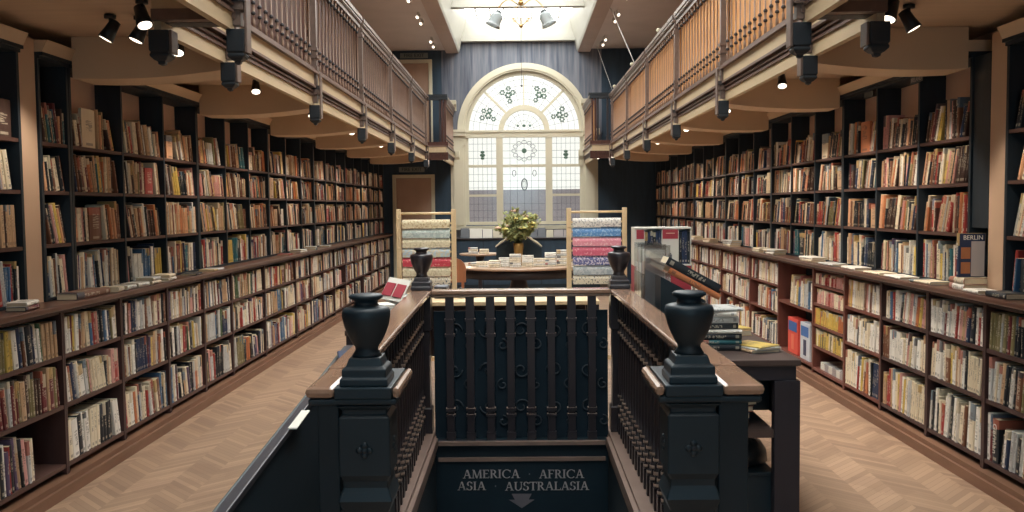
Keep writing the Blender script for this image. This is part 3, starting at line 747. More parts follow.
# ------------------------------------------------------------------ books
UID = [0]
def cover_faces(sp_or, t, h, d, s, col, pages=True, thin=True):
    """closed book solid with a rounded spine at x=0 and its depth along s*x; returns verts, faces, uvs, cols"""
    UID[0] += 1; uid = UID[0]
    r = min(.004, t * .25)
    plan = [(d, 0), (r, 0), (0, t * .22), (-r * .5, t * .5), (0, t * .78), (r, t), (d, t)]
    vs = [Vector((s * x, y, z)) for z in (0, h) for x, y in plan]; n = len(plan)
    c = lin(PALETTE[col]) if isinstance(col, str) else lin(col)
    pg = lin((208, 192, 162))
    fs, uvs, cols = [], [], []
    seg = [(0, 1, 0, .0), (1, 2, 0, 0)]
    us = [.98, .02, .22, .5, .78, .98, .02]
    for i in range(n - 1):
        f = (i, i + 1, n + i + 1, n + i)
        if i == 0: ua, ub = .97, .03
        elif i == n - 2: ua, ub = .03, .97
        else:
            ua, ub = [(.02, .2), (.2, .5), (.5, .8), (.8, .98)][i - 1]
        q = [(uid + ua, 0), (uid + ub, 0), (uid + ub, 1), (uid + ua, 1)]
        if s > 0: f = f[::-1]; q = q[::-1]
        fs.append(f); uvs += q; cols += [c] * 4
    f = (n - 1, 0, n, 2 * n - 1)
    if s > 0: f = f[::-1]
    fs.append(f); uvs += [(uid + .99, .995)] * 4; cols += [pg] * 4
    for f in (tuple(range(n)), tuple(range(n, 2 * n))):
        fs.append(f); uvs += [(uid + .99, .995)] * n; cols += [pg] * n
    return vs, fs, uvs, cols
def hard_cover(t, h, d, s, col):
    """boards and spine as a U with thickness; page block separate"""
    UID[0] += 1; uid = UID[0]; b = min(.0028, t * .16); r = min(.004, t * .25)
    out = [(d, 0), (r, 0), (0, t * .22), (-r * .5, t * .5), (0, t * .78), (r, t), (d, t)]
    inn = [(d, t - b), (b + .001, t - b), (b + .001, b), (d, b)]
    plan = out + inn; n = len(plan); vs = [Vector((s * x, y, z)) for z in (0, h) for x, y in plan]
    c = lin(PALETTE[col]) if isinstance(col, str) else lin(col)
    fs, uvs, cols = [], [], []
    for i in range(n):
        j = (i + 1) % n; f = (i, j, n + j, n + i)
        if i == 0: ua, ub = .97, .03
        elif i == 5: ua, ub = .03, .97
        elif 1 <= i <= 4: ua, ub = [(.02, .2), (.2, .5), (.5, .8), (.8, .98)][i - 1]
        else: ua = ub = .99
        q = [(uid + ua, 0), (uid + ub, 0), (uid + ub, 1), (uid + ua, 1)]
        if s > 0: f = f[::-1]; q = q[::-1]
        fs.append(f); uvs += q; cols += [c] * 4
    # top and bottom rims: outer strip quads
    ring_o = [0, 1, 2, 3, 4, 5, 6]; ring_i = [10, 9, 9, 9, 8, 8, 7]
    for z in (0, n):
        for i in range(6):
            f = [ring_o[i] + z, ring_o[i + 1] + z, ring_i[i + 1] + z, ring_i[i] + z]
            f = list(dict.fromkeys(f))
            fs.append(tuple(f)); uvs += [(uid + .99, .995)] * len(f); cols += [c] * len(f)
    mb = MB(); mb.v = [tuple(v) for v in vs]; mb.f = fs; mb.smooth = [False] * len(fs); mb.uv = uvs; mb.col = cols
    pg = MB(); x0, x1 = sorted((s * (b + .0012), s * (d - .004))); pg.box(x0, x1, b + .0002, t - b - .0002, .0025, h - .0025)
    return mb, pg
def book(mtx, t, h, d, col, label, group=None, s=1, name='book', cat='book'):
    mb, pg = hard_cover(t, h, d, s, col)
    me = mb.mesh('book', fixn=False); me.materials.append(M['cover'])
    o = bpy.data.objects.new(name, me); COL.objects.link(o); o.matrix_world = mtx; WM[o.name] = mtx
    tagp(o, label, cat, group)
    pm = pg.mesh('page_block'); pm.materials.append(M['page'])
    c = bpy.data.objects.new('page_block', pm); COL.objects.link(c); c.parent = o; WM[c.name] = mtx
    NBOOK[0] += 1
    return o
NBOOK = [0]
def lying(x, y, z, L, W, Tt, rz, col, label, group=None):
    """a book lying flat: L along its spine, W deep, spine towards local -x before turning by rz; x,y is its centre"""
    m = T((x, y, z)) @ RZ(rz) @ T((-W / 2, L / 2, 0)) @ RX(PI / 2)   # local z -> -y... thickness up
    m = T((x, y, z)) @ RZ(rz) @ T((-W / 2, -L / 2, Tt)) @ RX(-PI / 2)
    # RX(-90): (x,y,z)->(x, z, -y): height along +y, thickness downwards
    return book(m, Tt, L, W, col, label, group)
def smt(sp):
    return T((sp['s'] * sp['x'], sp['y'], sp['z'])) @ RX(sp['a'])
def area(sp):
    m = smt(sp); q = [project(m @ Vector(p)) for p in ((0, 0, 0), (0, sp['t'], 0), (0, sp['t'], sp['h']), (0, 0, sp['h']))]
    if any(p is None for p in q): return 0
    cx = sum(p[0] for p in q) / 4; cy = sum(p[1] for p in q) / 4
    if not (1 < cx < 1023 and 1 < cy < 510): return 0
    if 600 < cx < 802 and cy > 228: return 0
    if 215 < cx < 400 and cy > 505 - (cx - 217) * 1.27: return 0
    return abs(sum(q[i][0] * q[(i + 1) % 4][1] - q[(i + 1) % 4][0] * q[i][1] for i in range(4))) / 2

# ================================================================== STAIRWELL
RX0, RXO = .60, .72; RC = .66
st = MB()
st.box(-HX - .1, -HX - .001, HY0, HY1 + .1, -2.6, -.121); st.box(HX + .001, HX + .1, HY0, HY1 + .1, -2.6, -.121)
st.box(-HX - .1, HX + .1, HY0 - .1, HY0 - .001, -2.6, -.121)
struct('wall_stairwell', st, M['ebony'])
st = MB()
for k in range(12): st.box(-HX + .002, HX - .002, HY0 + .25 * k, HY0 + .25 * (k + 1), -.19 * (k + 1) - .5, -.19 * (k + 1))
struct('floor_stair', st, M['ebony_brown'])
# curb round the well
for k, s in enumerate((-1, 1)):
    c = MB(); x0, x1 = sorted((s * .585, s * .76)); c.box(x0, x1, HY0 + .0, HY1 + .17, .001, .035)
    x0, x1 = sorted((s * .56, s * .60)); c.box(x0, x1, HY0, HY1 - .03, -.05, .012); trim(c, M['curb'])
c = MB(); c.box(-.583, .583, 5.9705, 6.04, .001, .02); c.box(-.558, .558, 5.835, 5.8695, -.04, -.0155); c.box(-.558, .558, 5.845, 5.868, -.15, -.126); trim(c, M['curb'])
hd = MB(); hd.box(-.578, .578, 5.87, 5.97, -.85, -.016); struct('wall_header', hd, M['ebony'])
# sign on the header
GLY = {}
def glyph(ch):
    """serif capitals as quads in a unit-high box: (list of quads, advance)"""
    if ch in GLY: return GLY[ch]
    q = []; TK, TN, SF = .14, .065, .045
    def st_(x0, z0, x1, z1, th): q.append([(x0 - th / 2, z0), (x0 + th / 2, z0), (x1 + th / 2, z1), (x1 - th / 2, z1)])
    def hb(x0, x1, z0, th): q.append([(x0, z0), (x1, z0), (x1, z0 + th), (x0, z0 + th)])
    def arc(cx, cz, rx, rz, a0, a1, n=12, thin=TN, thick=TK):
        for i in range(n):
            P = []
            for j in (i, i + 1):
                a = math.radians(a0 + (a1 - a0) * j / n); th = thin + (thick - thin) * abs(math.cos(a))
                P.append(((cx + rx * math.cos(a), cz + rz * math.sin(a)), (cx + (rx - th) * math.cos(a), cz + (rz - th * .8) * math.sin(a))))
            q.append([P[0][0], P[1][0], P[1][1], P[0][1]])
    w = .7
    if ch == 'A':
        st_(.12, 0, .37, .98, TN); st_(.66, 0, .40, 1.0, TK); hb(.2, .58, .32, TN); hb(0, .24, 0, SF); hb(.5, .82, 0, SF); w = .8
    elif ch == 'M':
        st_(.13, 0, .17, 1, TN); st_(.47, .0, .2, 1, TK * .9); st_(.47, 0, .76, 1, TN); st_(.82, 0, .78, 1, TK); hb(0, .25, 0, SF); hb(.68, .95, 0, SF); hb(.06, .24, 1 - SF, SF); hb(.72, .9, 1 - SF, SF); w = .97
    elif ch in 'EF':
        st_(.17, 0, .17, 1, TK); hb(.03, .58, 1 - TN, TN); hb(.2, .48, .5, TN); st_(.56, .8, .57, 1, TN * .8); hb(.03, .32, 0, SF); w = .62
        if ch == 'E': hb(.03, .6, 0, TN); st_(.6, .22, .58, 0, TN * .8); w = .66
    elif ch == 'R':
        st_(.17, 0, .17, 1, TK); hb(.03, .34, 1 - SF, SF); hb(.03, .31, 0, SF); arc(.3, .74, .28, .26, -90, 90); hb(.2, .32, 1 - TN, TN); hb(.2, .34, .48, TN); st_(.64, 0, .36, .5, TK); hb(.56, .76, 0, SF); w = .74
    elif ch == 'I':
        st_(.17, 0, .17, 1, TK); hb(.03, .31, 0, SF); hb(.03, .31, 1 - SF, SF); w = .36
    elif ch == 'C':
        arc(.46, .5, .43, .52, 45, 315, 18); st_(.76, .68, .76, .94, TN * .8); w = .84
    elif ch == 'S':
        arc(.29, .75, .24, .27, 20, 250, 12); arc(.27, .26, .27, .28, -160, 75, 12); st_(.5, .74, .5, .96, TN * .7); st_(.04, .04, .04, .28, TN * .7); w = .58
    elif ch == 'U':
        st_(.17, .3, .17, 1, TK); st_(.68, .3, .68, 1, TN); arc(.405, .3, .305, .32, 180, 360, 12); hb(.03, .32, 1 - SF, SF); hb(.56, .8, 1 - SF, SF); w = .82
    elif ch == 'T':
        st_(.34, 0, .34, 1, TK); hb(.02, .66, 1 - TN, TN); st_(.035, .78, .03, 1, TN * .8); st_(.645, .78, .65, 1, TN * .8); hb(.2, .48, 0, SF); w = .68
    elif ch == 'L':
        st_(.17, 0, .17, 1, TK); hb(.03, .6, 0, TN); st_(.6, .24, .58, 0, TN * .8); hb(.03, .32, 1 - SF, SF); w = .62
    GLY[ch] = (q, w); return GLY[ch]
def word(mb, txt, x0, x1, z0, h, y):
    tot = sum(glyph(c)[1] for c in txt); sx_ = (x1 - x0) / tot; x = x0
    for c in txt:
        qs, w = glyph(c)
        for qd in qs: mb.prism([(x + px * sx_, z0 + pz * h) for px, pz in qd], 'y', y - .0025, y)
        x += w * sx_
sg = thing('stair_sign', 'dark sign board lettered with continents and a down arrow under the back balusters', 'sign', (0, 5.865, -.85))
part('board', MB().box(-.55, .55, 5.858, 5.8685, -.84, -.155), M['ebony'], sg)
YS = 5.8575
for wd, xa, xb, z0 in (('AMERICA', -.397, -.015, -.2665), ('AFRICA', .113, .414, -.2695), ('ASIA', -.435, -.243, -.347), ('AUSTRALASIA', -.116, .447, -.351)):
    mb = MB(); word(mb, wd, xa, xb, z0, .057, YS); part('lettering', mb, M['letter'], sg)
mb = MB(); mb.box(.045, .053, YS - .002, YS, -.245, -.237); mb.box(-.183, -.175, YS - .002, YS, -.325, -.317); part('dots', mb, M['arrow'], sg)
ax = -.004
mb = MB(); mb.prism([(ax - .067, -.374), (ax + .067, -.374), (ax + .046, -.415), (ax + .085, -.415), (ax, -.472), (ax - .085, -.415), (ax - .046, -.415)], 'y', YS - .002, YS); part('arrow', mb, M['arrow'], sg)

def stair_bal(bigger=False):
    b = MB(); q = .021
    def sq(r, z0, z1): b.box(-r, r, -r, r, z0, z1)
    sq(.020, 0, .11)
    b.lathe([(.014, .11), (.021, .118), (.021, .134), (.013, .14), (.013, .17), (.022, .178), (.022, .196), (.014, .204), (.013, .24), (.022, .247), (.022, .262), (.012, .272), (.0165, .36), (.013, .60), (.012, .66), (.021, .668), (.021, .684), (.013, .692), (.013, .74), (.021, .748), (.021, .764), (.014, .772), (.014, .79)], (0, 0, 0), 10)
    sq(.020, .79, .9115)
    return b
SB = stair_bal().mesh('baluster'); SB.materials.append(M['ebony_brown']); SB.materials.append(M['bead'])
for pl in SB.polygons:
    z_ = pl.center.z
    if any(abs(z_ - q) < .0055 for q in (.126, .187, .2545, .676, .756)): pl.material_index = 1
def flat_bal():
    b = MB(); 
    b.box(-.03, .03, -.02, .02, 0, .05); b.box(-.024, .024, -.016, .016, .05, .15); b.box(-.032, .032, -.021, .021, .15, .165); b.box(-.022, .022, -.014, .014, .165, .185); b.box(-.032, .032, -.021, .021, .185, .205)
    b.box(-.024, .024, -.016, .016, .205, .66); b.box(-.033, .033, -.021, .021, .66, .68); b.box(-.026, .026, -.018, .018, .68, .76); b.box(-.034, .034, -.022, .022, .76, .775); b.box(-.028, .028, -.018, .018, .775, .9115)
    return b
FBm = flat_bal().mesh('baluster'); FBm.materials.append(M['ebony_brown']); FBm.materials.append(M['bead'])
for pl in FBm.polygons:
    if pl.normal.z > .9 and any(abs(pl.center.z - q) < .003 for q in (.165, .205, .68, .775)) : pl.material_index = 1  # collar tops painted paler as highlights
def add_bal(me, t, loc, sz=1):
    o = bpy.data.objects.new('baluster', me); COL.objects.link(o); o.parent = t; o.location = Vector(loc) - Vector(t.location); o.scale = (1, 1, sz); WM[o.name] = WM[t.name]
for s in (-1, 1):
    nm = SIDE[s]
    t = thing('stair_balustrade', 'dark balustrade with polished handrail along the %s side of the stairwell' % nm, 'balustrade', (s * RC, 5.86, .036))
    h = MB(); yrun(h, s, RX0 - .005, RXO + .005, 3.05, 5.86, .965, .998); yrun(h, s, RX0 + .01, RXO - .01, 3.05, 5.86, .948, .965)
    part('handrail', h, M['handrail'], t, bev=.008)
    tb = t
    for k in range(25): add_bal(SB, t, (s * RC, 3.1 + .1135 * k, .036))
    # the well stands a hair askew to the room
    tb.rotation_euler.z = math.radians(1.1 if s < 0 else .45)
    # near newel
    t = thing('newel_post', 'large dark newel post with urn finial at the near %s corner of the stairwell' % nm, 'newel post', (s * .545, 2.86, .001), 0, 'stairwell newel posts')
    cx, cy = (-.487 if s < 0 else .530), 2.785
    r = .074
    p = MB()
    p.lathe([(.09, .001), (.09, .2), (.078, .22), (.07, .24), (.07, .60), (.076, .615), (.084, .64), (.076, .665), (.07, .68), (.07, .70), (.08, .72), (.08, .90), (.07, .912), (.07, .925), (.088, .94)], (cx, cy, 0), 4, sq=True, smooth=False)
    part('shaft', p, M['ebony'], t, bev=.005)
    zc = .80
    for ax_, sg_ in (('y', -1), ('x', -1), ('x', 1)):
        p = MB()
        for dx, dz in ((0, .016), (0, -.016), (.016, 0), (-.016, 0), (0, 0)):
            if ax_ == 'y': p.ball((cx + dx, cy - .081, zc + dz), .011, 10, 6, (1, .5, 1))
            else: p.ball((cx + sg_ * .081, cy + dx, zc + dz), .011, 10, 6, (.5, 1, 1))
        part('carved_rosette', p, M['ebony'], t)
    x0, x1 = (-.664, -.378) if s < 0 else (.416, .744)
    w0, w1_ = (-.645, cx - .0905) if s < 0 else (cx + .0905, .715)
    p = MB(); p.box(w0, w1_, 2.77, 3.04, .001, .941); part('side_pier', p, M['ebony'], t, bev=.004)
    p = MB(); p.box(x0 + .006, x1 - .006, 2.70, 3.035, .942, .962); part('cap_moulding', p, M['ebony'], t, bev=.006)
    part('capital_block', MB().box(cx - .088, cx + .088, 2.692, 3.03, .9625, .998), M['ebony'], t, bev=.004)
    for a_, b_ in ((x0 - .004, cx - .0885), (cx + .0885, x1 + .004)):
        part('cap', MB().box(a_, b_, 2.697, 3.036, .9625, .998), M['handrail'], t, 'polished brown rail end catching the light', bev=.016)
    def finial(parent, cx, cy, k=1.0, mat=M['ebony']):
        z = .9985
        p = MB(); p.lathe([(.076 * k, z), (.076 * k, z + .022), (.07 * k, z + .026), (.07 * k, z + .052), (.058 * k, z + .06), (.05 * k, z + .085)], (cx, cy, 0), 4, sq=True, smooth=False); part('finial_base', p, mat, parent, bev=.006)
        p = MB(); p.lathe([(.048 * k, z + .0855), (.042 * k, z + .096), (.036, z + .104), (.037, z + .114), (.045, z + .126), (.058, z + .15), (.069, z + .178), (.076, z + .207), (.0765, z + .225), (.072, z + .236), (.06, z + .24), (.042, z + .243), (.036, z + .252), (.038, z + .26), (.052, z + .268), (.054, z + .274), (.046, z + .28), (.02, z + .283), (.002, z + .284)], (cx, cy, 0), 24); part('urn', p, mat, parent)
    finial(t, cx, cy, .98)
    # far newel
    t = thing('newel_post', 'dark brown newel post with urn finial at the far %s corner of the stairwell' % nm, 'newel post', (s * RC, 5.93, .036), 0, 'stairwell newel posts')
    p = MB(); p.lathe([(.062, .0365), (.062, .2), (.05, .21), (.05, .72), (.062, .73), (.062, .9985)], (s * RC, 5.93, 0), 4, sq=True, smooth=False); part('shaft', p, M['ebony_brown'], t)
    finial(t, s * RC, 5.93, .9, M['ebony_brown'])
t = thing('stair_balustrade', 'dark back balustrade with broad balusters above the continents sign', 'balustrade', (0, 5.92, -.0145))
h = MB(); h.box(-.596, .596, 5.865, 5.985, .965, .998); h.box(-.596, .596, 5.875, 5.975, .948, .965); part('handrail', h, M['handrail'], t, bev=.012)
for k in range(8): add_bal(FBm, t, (-.474 + .1355 * k, 5.90, -.0145), 1.0555)
p = MB(); p.box(-.585, .585, 5.945, 5.96, -.0145, .85); part('back_board', p, M['backing'], t)
def spiral(cx, cz, r, a0, turns, flip=1):
    pts = []
    for i in range(28):
        q = i / 27; a = a0 + flip * turns * 2 * PI * q; rr = r * (1 - .75 * q); pts.append((cx + rr * math.cos(a), 5.937, cz + rr * math.sin(a)))
    q_ = MB(); q_.tube(pts, .005, 6); part('iron_scroll', q_, M['scroll'], t)
for k in range(5):
    x = -.45 + k * .225
    for zz, f in ((.72, 1), (.45, -1), (.2, 1)): spiral(x, zz, .055, (k % 2) * PI, 1.1, f); spiral(x + .1, zz - .1, .04, PI * .5, 1.0, -f)

# ================================================================== LEFT OF THE WELL
t = thing('display_case', 'dark sloping display case with a grey rim beside the near left newel', 'display case', (-.82, 3.5, .001))
S0, S1, ZA, ZB_ = 2.55, 4.53, .665, .84
sl = lambda y: ZA + (ZB_ - ZA) * (y - S0) / (S1 - S0)
def slab(mb, xa, xb, ya, yb, d0, d1): mb.prism([(ya, sl(ya) + d0), (yb, sl(yb) + d0), (yb, sl(yb) + d1), (ya, sl(ya) + d1)], 'x', xa, xb)
p = MB()
for xa, xb, dd in ((-.89, -.87, .02), (-.752, -.737, .5)): p.prism([(S0, .001), (S1, .001), (S1, ZB_ - dd), (S0, ZA - dd)], 'x', xa, xb)
p.box(-.8695, -.7525, S0, S0 + .02, .001, ZA - .02); p.box(-.8695, -.7525, S1 - .02, S1, .001, ZB_ - .02); slab(p, -.8695, -.7525, S0 + .02, S1 - .02, -.58, -.56)
part('body', p, M['ebony'], t)
p = MB(); slab(p, -.9, -.862, S0 - .02, S1 + .01, -.0195, .004); part('rim', p, M['greyrim'], t, bev=.004)
p = MB(); slab(p, -.912, -.9005, S0 - .025, S1 + .012, -.05, .0); part('edge_strip', p, M['plate'], t, bev=.003)
p = MB(); slab(p, -.868, -.835, 3.25, 3.46, .0045, .009); part('white_card', p, M['white'], t, 'white card catching the light at the far end')  # white slip added as a painted highlight on the rim
m_ = T((-.83, 4.24, sl(4.24) + .03)) @ RX(math.atan2(ZB_ - ZA, S1 - S0)) @ RZ(.25)
book(m_ @ T((-.05, -.1, 0)) @ RX(-PI / 2), .016, .19, .12, 'navy', 'navy book lying at the far end of the sloping display case')
o = solo('pencil', MB().tube([(-.885, 3.82, sl(3.82) + .01), (-.872, 4.0, sl(4.0) + .01)], .005, 6), M['bloomy'], 'yellow pencil lying on the rim of the sloping display case', 'pencil')
# side table with leaflets
t = thing('side_table', 'narrow dark table along the outer left side of the stair rail', 'table', (-.92, 5.6, .001))
part('tabletop', MB().box(-.95, -.76, 4.75, 6.5, .86, .89), M['desk'], t, bev=.004)
for x in (-.92, -.79):
    for y in (4.79, 6.46): part('leg', MB().box(x - .025, x + .025, y - .025, y + .025, .001, .86), M['tabledark'], t)
t = thing('leaflet_holder', 'white tilted card holder with two red leaflets by the left rail', 'leaflet holder', (-.86, 5.75, .891))
LS = .66; Q = T((-.81, 5.72, 1.02)) @ RZ(-.25) @ RX(math.radians(-40)) @ RY(.18) @ Matrix.Diagonal((LS, 1, LS, 1))
p = MB(); p.box(-.12, .12, -.005, .001, -.13, .13, Q @ RX(PI)); part('back_plate', p, M['white'], t)
p = MB(); p.prism([(5.70, .8915), (5.82, .8915), (5.82, 1.06), (5.735, 1.02)], 'x', -.85, -.78); part('foot', p, M['white'], t)
for k, dx in enumerate((-.058, .058)):
    p = MB(); p.box(dx - .05, dx + .05, -.012, -.0055, -.09, .06, Q); part('red_leaflet', p, M['red'], t)
for k, (x, y, zr, lb) in enumerate(((-.835, 5.36, .3, 'pale leaflet pile in front of the white card holder'), (-.845, 5.0, .1, 'cream leaflet pile nearest the camera on the left side table'))):
    p = MB()
    for q in range(5): p.box(-.055, .055, -.09, .09, .891 + q * .0155, .905 + q * .0155, T((x, y, 0)) @ RZ(zr + .1 * (q % 3)))
    solo('leaflet_pile', p, M['white'] if k == 0 else M['page'], lb, 'leaflets')
lying(-.855, 6.2, .892, .22, .15, .04, .1, 'pale grey', 'grey book lying at the far end of the left side table')

# ================================================================== RIGHT OF THE WELL
t = thing('book_table', 'long dark book table with a lower shelf beside the right stair rail', 'table', (1.05, 5.6, .001))
TX0, TX1, TY0, TY1, TZ = .765, 1.345, 4.24, 7.2, .80
part('tabletop', MB().box(TX0, TX1, TY0, TY1, TZ - .03, TZ), M['desk'], t, bev=.004)
part('apron', MB().box(TX0 + .02, TX1 - .02, TY0 + .015, TY0 + .035, TZ - .1, TZ - .031), M['deskdark'], t)
part('apron', MB().box(TX1 - .035, TX1 - .015, TY0 + .036, TY1 - .02, TZ - .1, TZ - .031), M['deskdark'], t)
for x0, x1 in ((TX0, TX0 + .06), (TX1 - .125, TX1 - .002)):
    for y0_, y1_ in ((TY0 + .002, TY0 + .06), (TY1 - .06, TY1 - .002)):
        part('leg', MB().box(x0, x1, y0_, y1_, .001, TZ - .101), M['deskdark'], t, bev=.003)
part('shelf', MB().box(TX0 + .061, TX1 - .126, TY0 + .01, TY1 - .02, .42, .46), M['desk'], t)
part('back_board', MB().box(TX0 + .061, TX1 - .036, 4.66, 4.672, .46, TZ - .031), M['ebony'], t)
part('side_board', MB().box(TX1 - .036, TX1 - .022, TY0 + .061, TY1 - .061, .46, TZ - .101), M['deskdark'], t)
for k in range(4):
    lying(1.02 + .01 * k, 4.45, .461 + .032 * k, .24, .17, .03, .1 * k, ['black', 'navy', 'dark brown', 'black'][k], '%s book in the pile on the book table lower shelf, %s from the bottom' % (['black', 'navy', 'dark brown', 'black'][k], ORD[k + 1]), 'books on the lower shelf of the book table')
t = thing('black_bag', 'black cloth bag slumped on a box under the book table', 'bag', (1.13, 4.5, .24))
p = MB(); p.lathe([(.10, .232), (.125, .25), (.12, .30), (.09, .345), (.04, .36), (.002, .362)], (1.13, 4.5, 0), 14); part('sack', p, M['black'], t)
p = MB(); p.tube([(1.07 + .12 * q / 8, 4.44, .34 + .05 * math.sin(PI * q / 8)) for q in range(9)], .008, 6); part('strap', p, M['black'], t)
t = thing('storage_box', 'dark open storage box on the floor under the book table', 'box', (1.0, 4.55, .001))
part('box_shell', MB().box(.86, 1.235, 4.32, 4.7, .001, .215), M['ebony'], t, bev=.004); part('lid', MB().box(.85, 1.245, 4.31, 4.71, .216, .231), M['ebony'], t, bev=.003)

# stacks on the table top
def stack(x, y, z, items, label, group, rz0=0.0):
    for k, (col, L, W, Tt, rz) in enumerate(items):
        lying(x, y, z + .001, L, W, Tt, rz0 + rz, col, label % (col, ORD[k + 1]), group); z += Tt + .0015
    return z
stack(1.0, 4.62, TZ, [('black', .26, .2, .03, .0), ('teal', .25, .2, .024, .06), ('black', .26, .2, .03, 0), ('white', .27, .2, .018, -.05), ('black', .22, .17, .03, .1), ('pale grey', .23, .17, .034, .05), ('white', .22, .18, .024, -.08), ('pale grey', .26, .2, .016, .12)], '%s book in the tall pile behind the near right newel, %s from the bottom', 'tall pile behind the near right newel', PI / 2)
stack(1.2, 4.55, TZ, [('tan', .22, .16, .014, .3), ('pale grey', .23, .16, .008, .45), ('yellow', .21, .15, .006, .62)], '%s magazine fanned on the book table corner, %s from the bottom', 'magazines on the corner of the book table')
stack(1.22, 5.15, TZ, [('tan', .24, .17, .03, .1), ('yellow', .22, .16, .008, .3)], '%s book in the low pile beyond the fanned magazines, %s from the bottom', 'low pile beyond the magazines')
stack(1.23, 5.6, TZ, [('white', .22, .16, .03, .1), ('pale grey', .22, .16, .03, -.1), ('cream', .22, .16, .03, 0)], '%s book in pale pile at aisle edge of book table, %s from bottom', 'pale pile at the table edge')
# wedge stand with two big tilted books
t = thing('book_wedge', 'black wedge stand propping the two tilted books on the book table', 'book stand', (.92, 5.15, TZ + .001))
wa = math.radians(29); bx, by, bz = .95, 5.07, 1.09
Q = T((bx, by, bz)) @ RY(wa)
p = MB(); p.prism([(bx - .155, TZ + .001), (bx + .10, TZ + .001), (bx + .10, bz - .085), (bx - .155, bz + .055)], 'y', by - .05, by + .16); part('wedge', p, M['ebony'], t)
def tilted(off, z, L, W, Tt, col, lb):
    m = Q @ T((off, 0, z)) @ RZ(-PI / 2) ; m = m @ T((-.0, 0, 0)) @ T((0, -L / 2, Tt)) @ RX(-PI / 2)
    m = Q @ T((off - L / 2, -.03, z + Tt)) @ Matrix(((0, 0, 1, 0), (1, 0, 0, 0), (0, -1, 0, 0), (0, 0, 0, 1)))
    return Q, m
def tbook(off, z, L, W, Tt, col, lb):
    Q_, m = tilted(off, z, L, W, Tt, col, lb)
    # local x(depth)->+y, local z(height)->+x, local y(thick)->-z : determinant check
    return book(m, Tt, L, W, col, lb)
zb = .012
tbook(.03, zb, .33, .2, .034, 'orange', 'orange spined book tilted on the wedge stand beneath a black one')
ob = tbook(-.0, zb + .036, .34, .21, .046, 'black', 'big black book tilted on top of the orange spined book')
# clear acrylic rack of cards
t = thing('card_rack', 'clear acrylic rack of bookmarks and cards beside the right rail', 'card rack', (.83, 5.7, TZ + .001))
p = MB()
for y in (5.5, 5.66, 5.82, 5.98): p.box(.77, .93, y, y + .004, TZ + .001, 1.3 - (y - 5.5) * .0)
for x in (.768, .93): p.box(x, x + .004, 5.5, 5.984, TZ + .001, 1.12)
part('shell', p, M['acrylic'], t)
CARD = [M['letter'], M['white'], M['cream'], M['bloomp'], M['white']]
for k in range(10):
    y = 5.52 + .045 * k + .012; x = .776 + .03 * (k % 3); 
    if min(abs(y - q) for q in (5.5, 5.66, 5.82, 5.98)) < .012: y += .014
    p = MB(); x = .78 + .01 * (k % 3); p.box(x, x + .12, y, y + .003, TZ + .003, 1.22 + .05 * math.sin(k * 1.9), T((0, 0, 0))); part('card', p, CARD[k % 5], t)
# boxed notebook display
t = thing('notebook_display', 'white framed notebook display with red headed cards on the book table', 'display stand', (1.05, 6.65, TZ + .001))
DX0, DX1, DY, DZ1 = .845, 1.262, 6.55, 1.385
part('lower_tier', MB().box(DX0, DX1, DY, DY + .2, TZ + .001, 1.10), M['red'], t)
p = MB(); p.box(DX0, DX1, DY + .17, DY + .2, 1.101, DZ1); p.box(DX0, DX1, DY - .005, DY + .169, DZ1 - .012, DZ1); p.box(DX0, DX1, DY - .005, DY + .169, 1.101, 1.113)
p.box(DX0, DX0 + .006, DY, DY + .169, 1.113, DZ1 - .012); p.box(DX1 - .006, DX1, DY, DY + .169, 1.113, DZ1 - .012); part('frame', p, M['white'], t)
for x0, x1 in ((DX0 + .008, DX0 + .075), (DX0 + .2, DX0 + .325)):
    p = MB(); p.box(x0, x1, DY, DY + .16, 1.114, 1.372); c = part('card_box', p, M['white'], t)
    p = MB(); p.box(x0 + .006, x1 - .006, DY - .003, DY - .0005, 1.30, 1.368); part('header', p, M['red'], c)
    if x1 - x0 > .1:
        p = MB(); p.box(x0 + .03, x1 - .03, DY - .005, DY - .0035, 1.338, 1.344); part('header_line', p, M['bloomp'], c)
        p = MB(); p.box(x0 + .05, x1 - .05, DY - .003, DY - .0005, 1.15, 1.185); p.box(x0 + .056, x1 - .056, DY - .0045, DY - .0032, 1.187, 1.196); part('emblem', p, M['greybox'], c)
nb = 0
for xs in (DX0 + .079, DX0 + .329):
    n_ = 6 if nb == 0 else 4; w_ = (DX0 + .197 - xs) / 6 if nb == 0 else (DX1 - .008 - xs) / 4
    for k in range(n_):
        x = xs + k * w_
        m = T((x + w_ - .001, DY + .004, 1.1135)) @ RZ(PI / 2)
        book(m, w_ - .0015, .235 + .012 * ((k * 7) % 3) / 2, .13, 'navy' if k % 3 else 'black', 'dark notebook standing in the %s gap of the notebook display, %s across' % ('left' if nb == 0 else 'right', ORD[k + 1]), 'notebooks in the display')
    nb += 1
for k in range(4):
    lying(1.12, 7.02, TZ + .001 + .0315 * k, .2, .15, .03, .05 * k, ['white', 'cream', 'pale grey', 'white'][k], '%s book piled behind the notebook display, %s from the bottom' % (['white', 'cream', 'pale grey', 'white'][k], ORD[k + 1]), 'pile behind the notebook display')

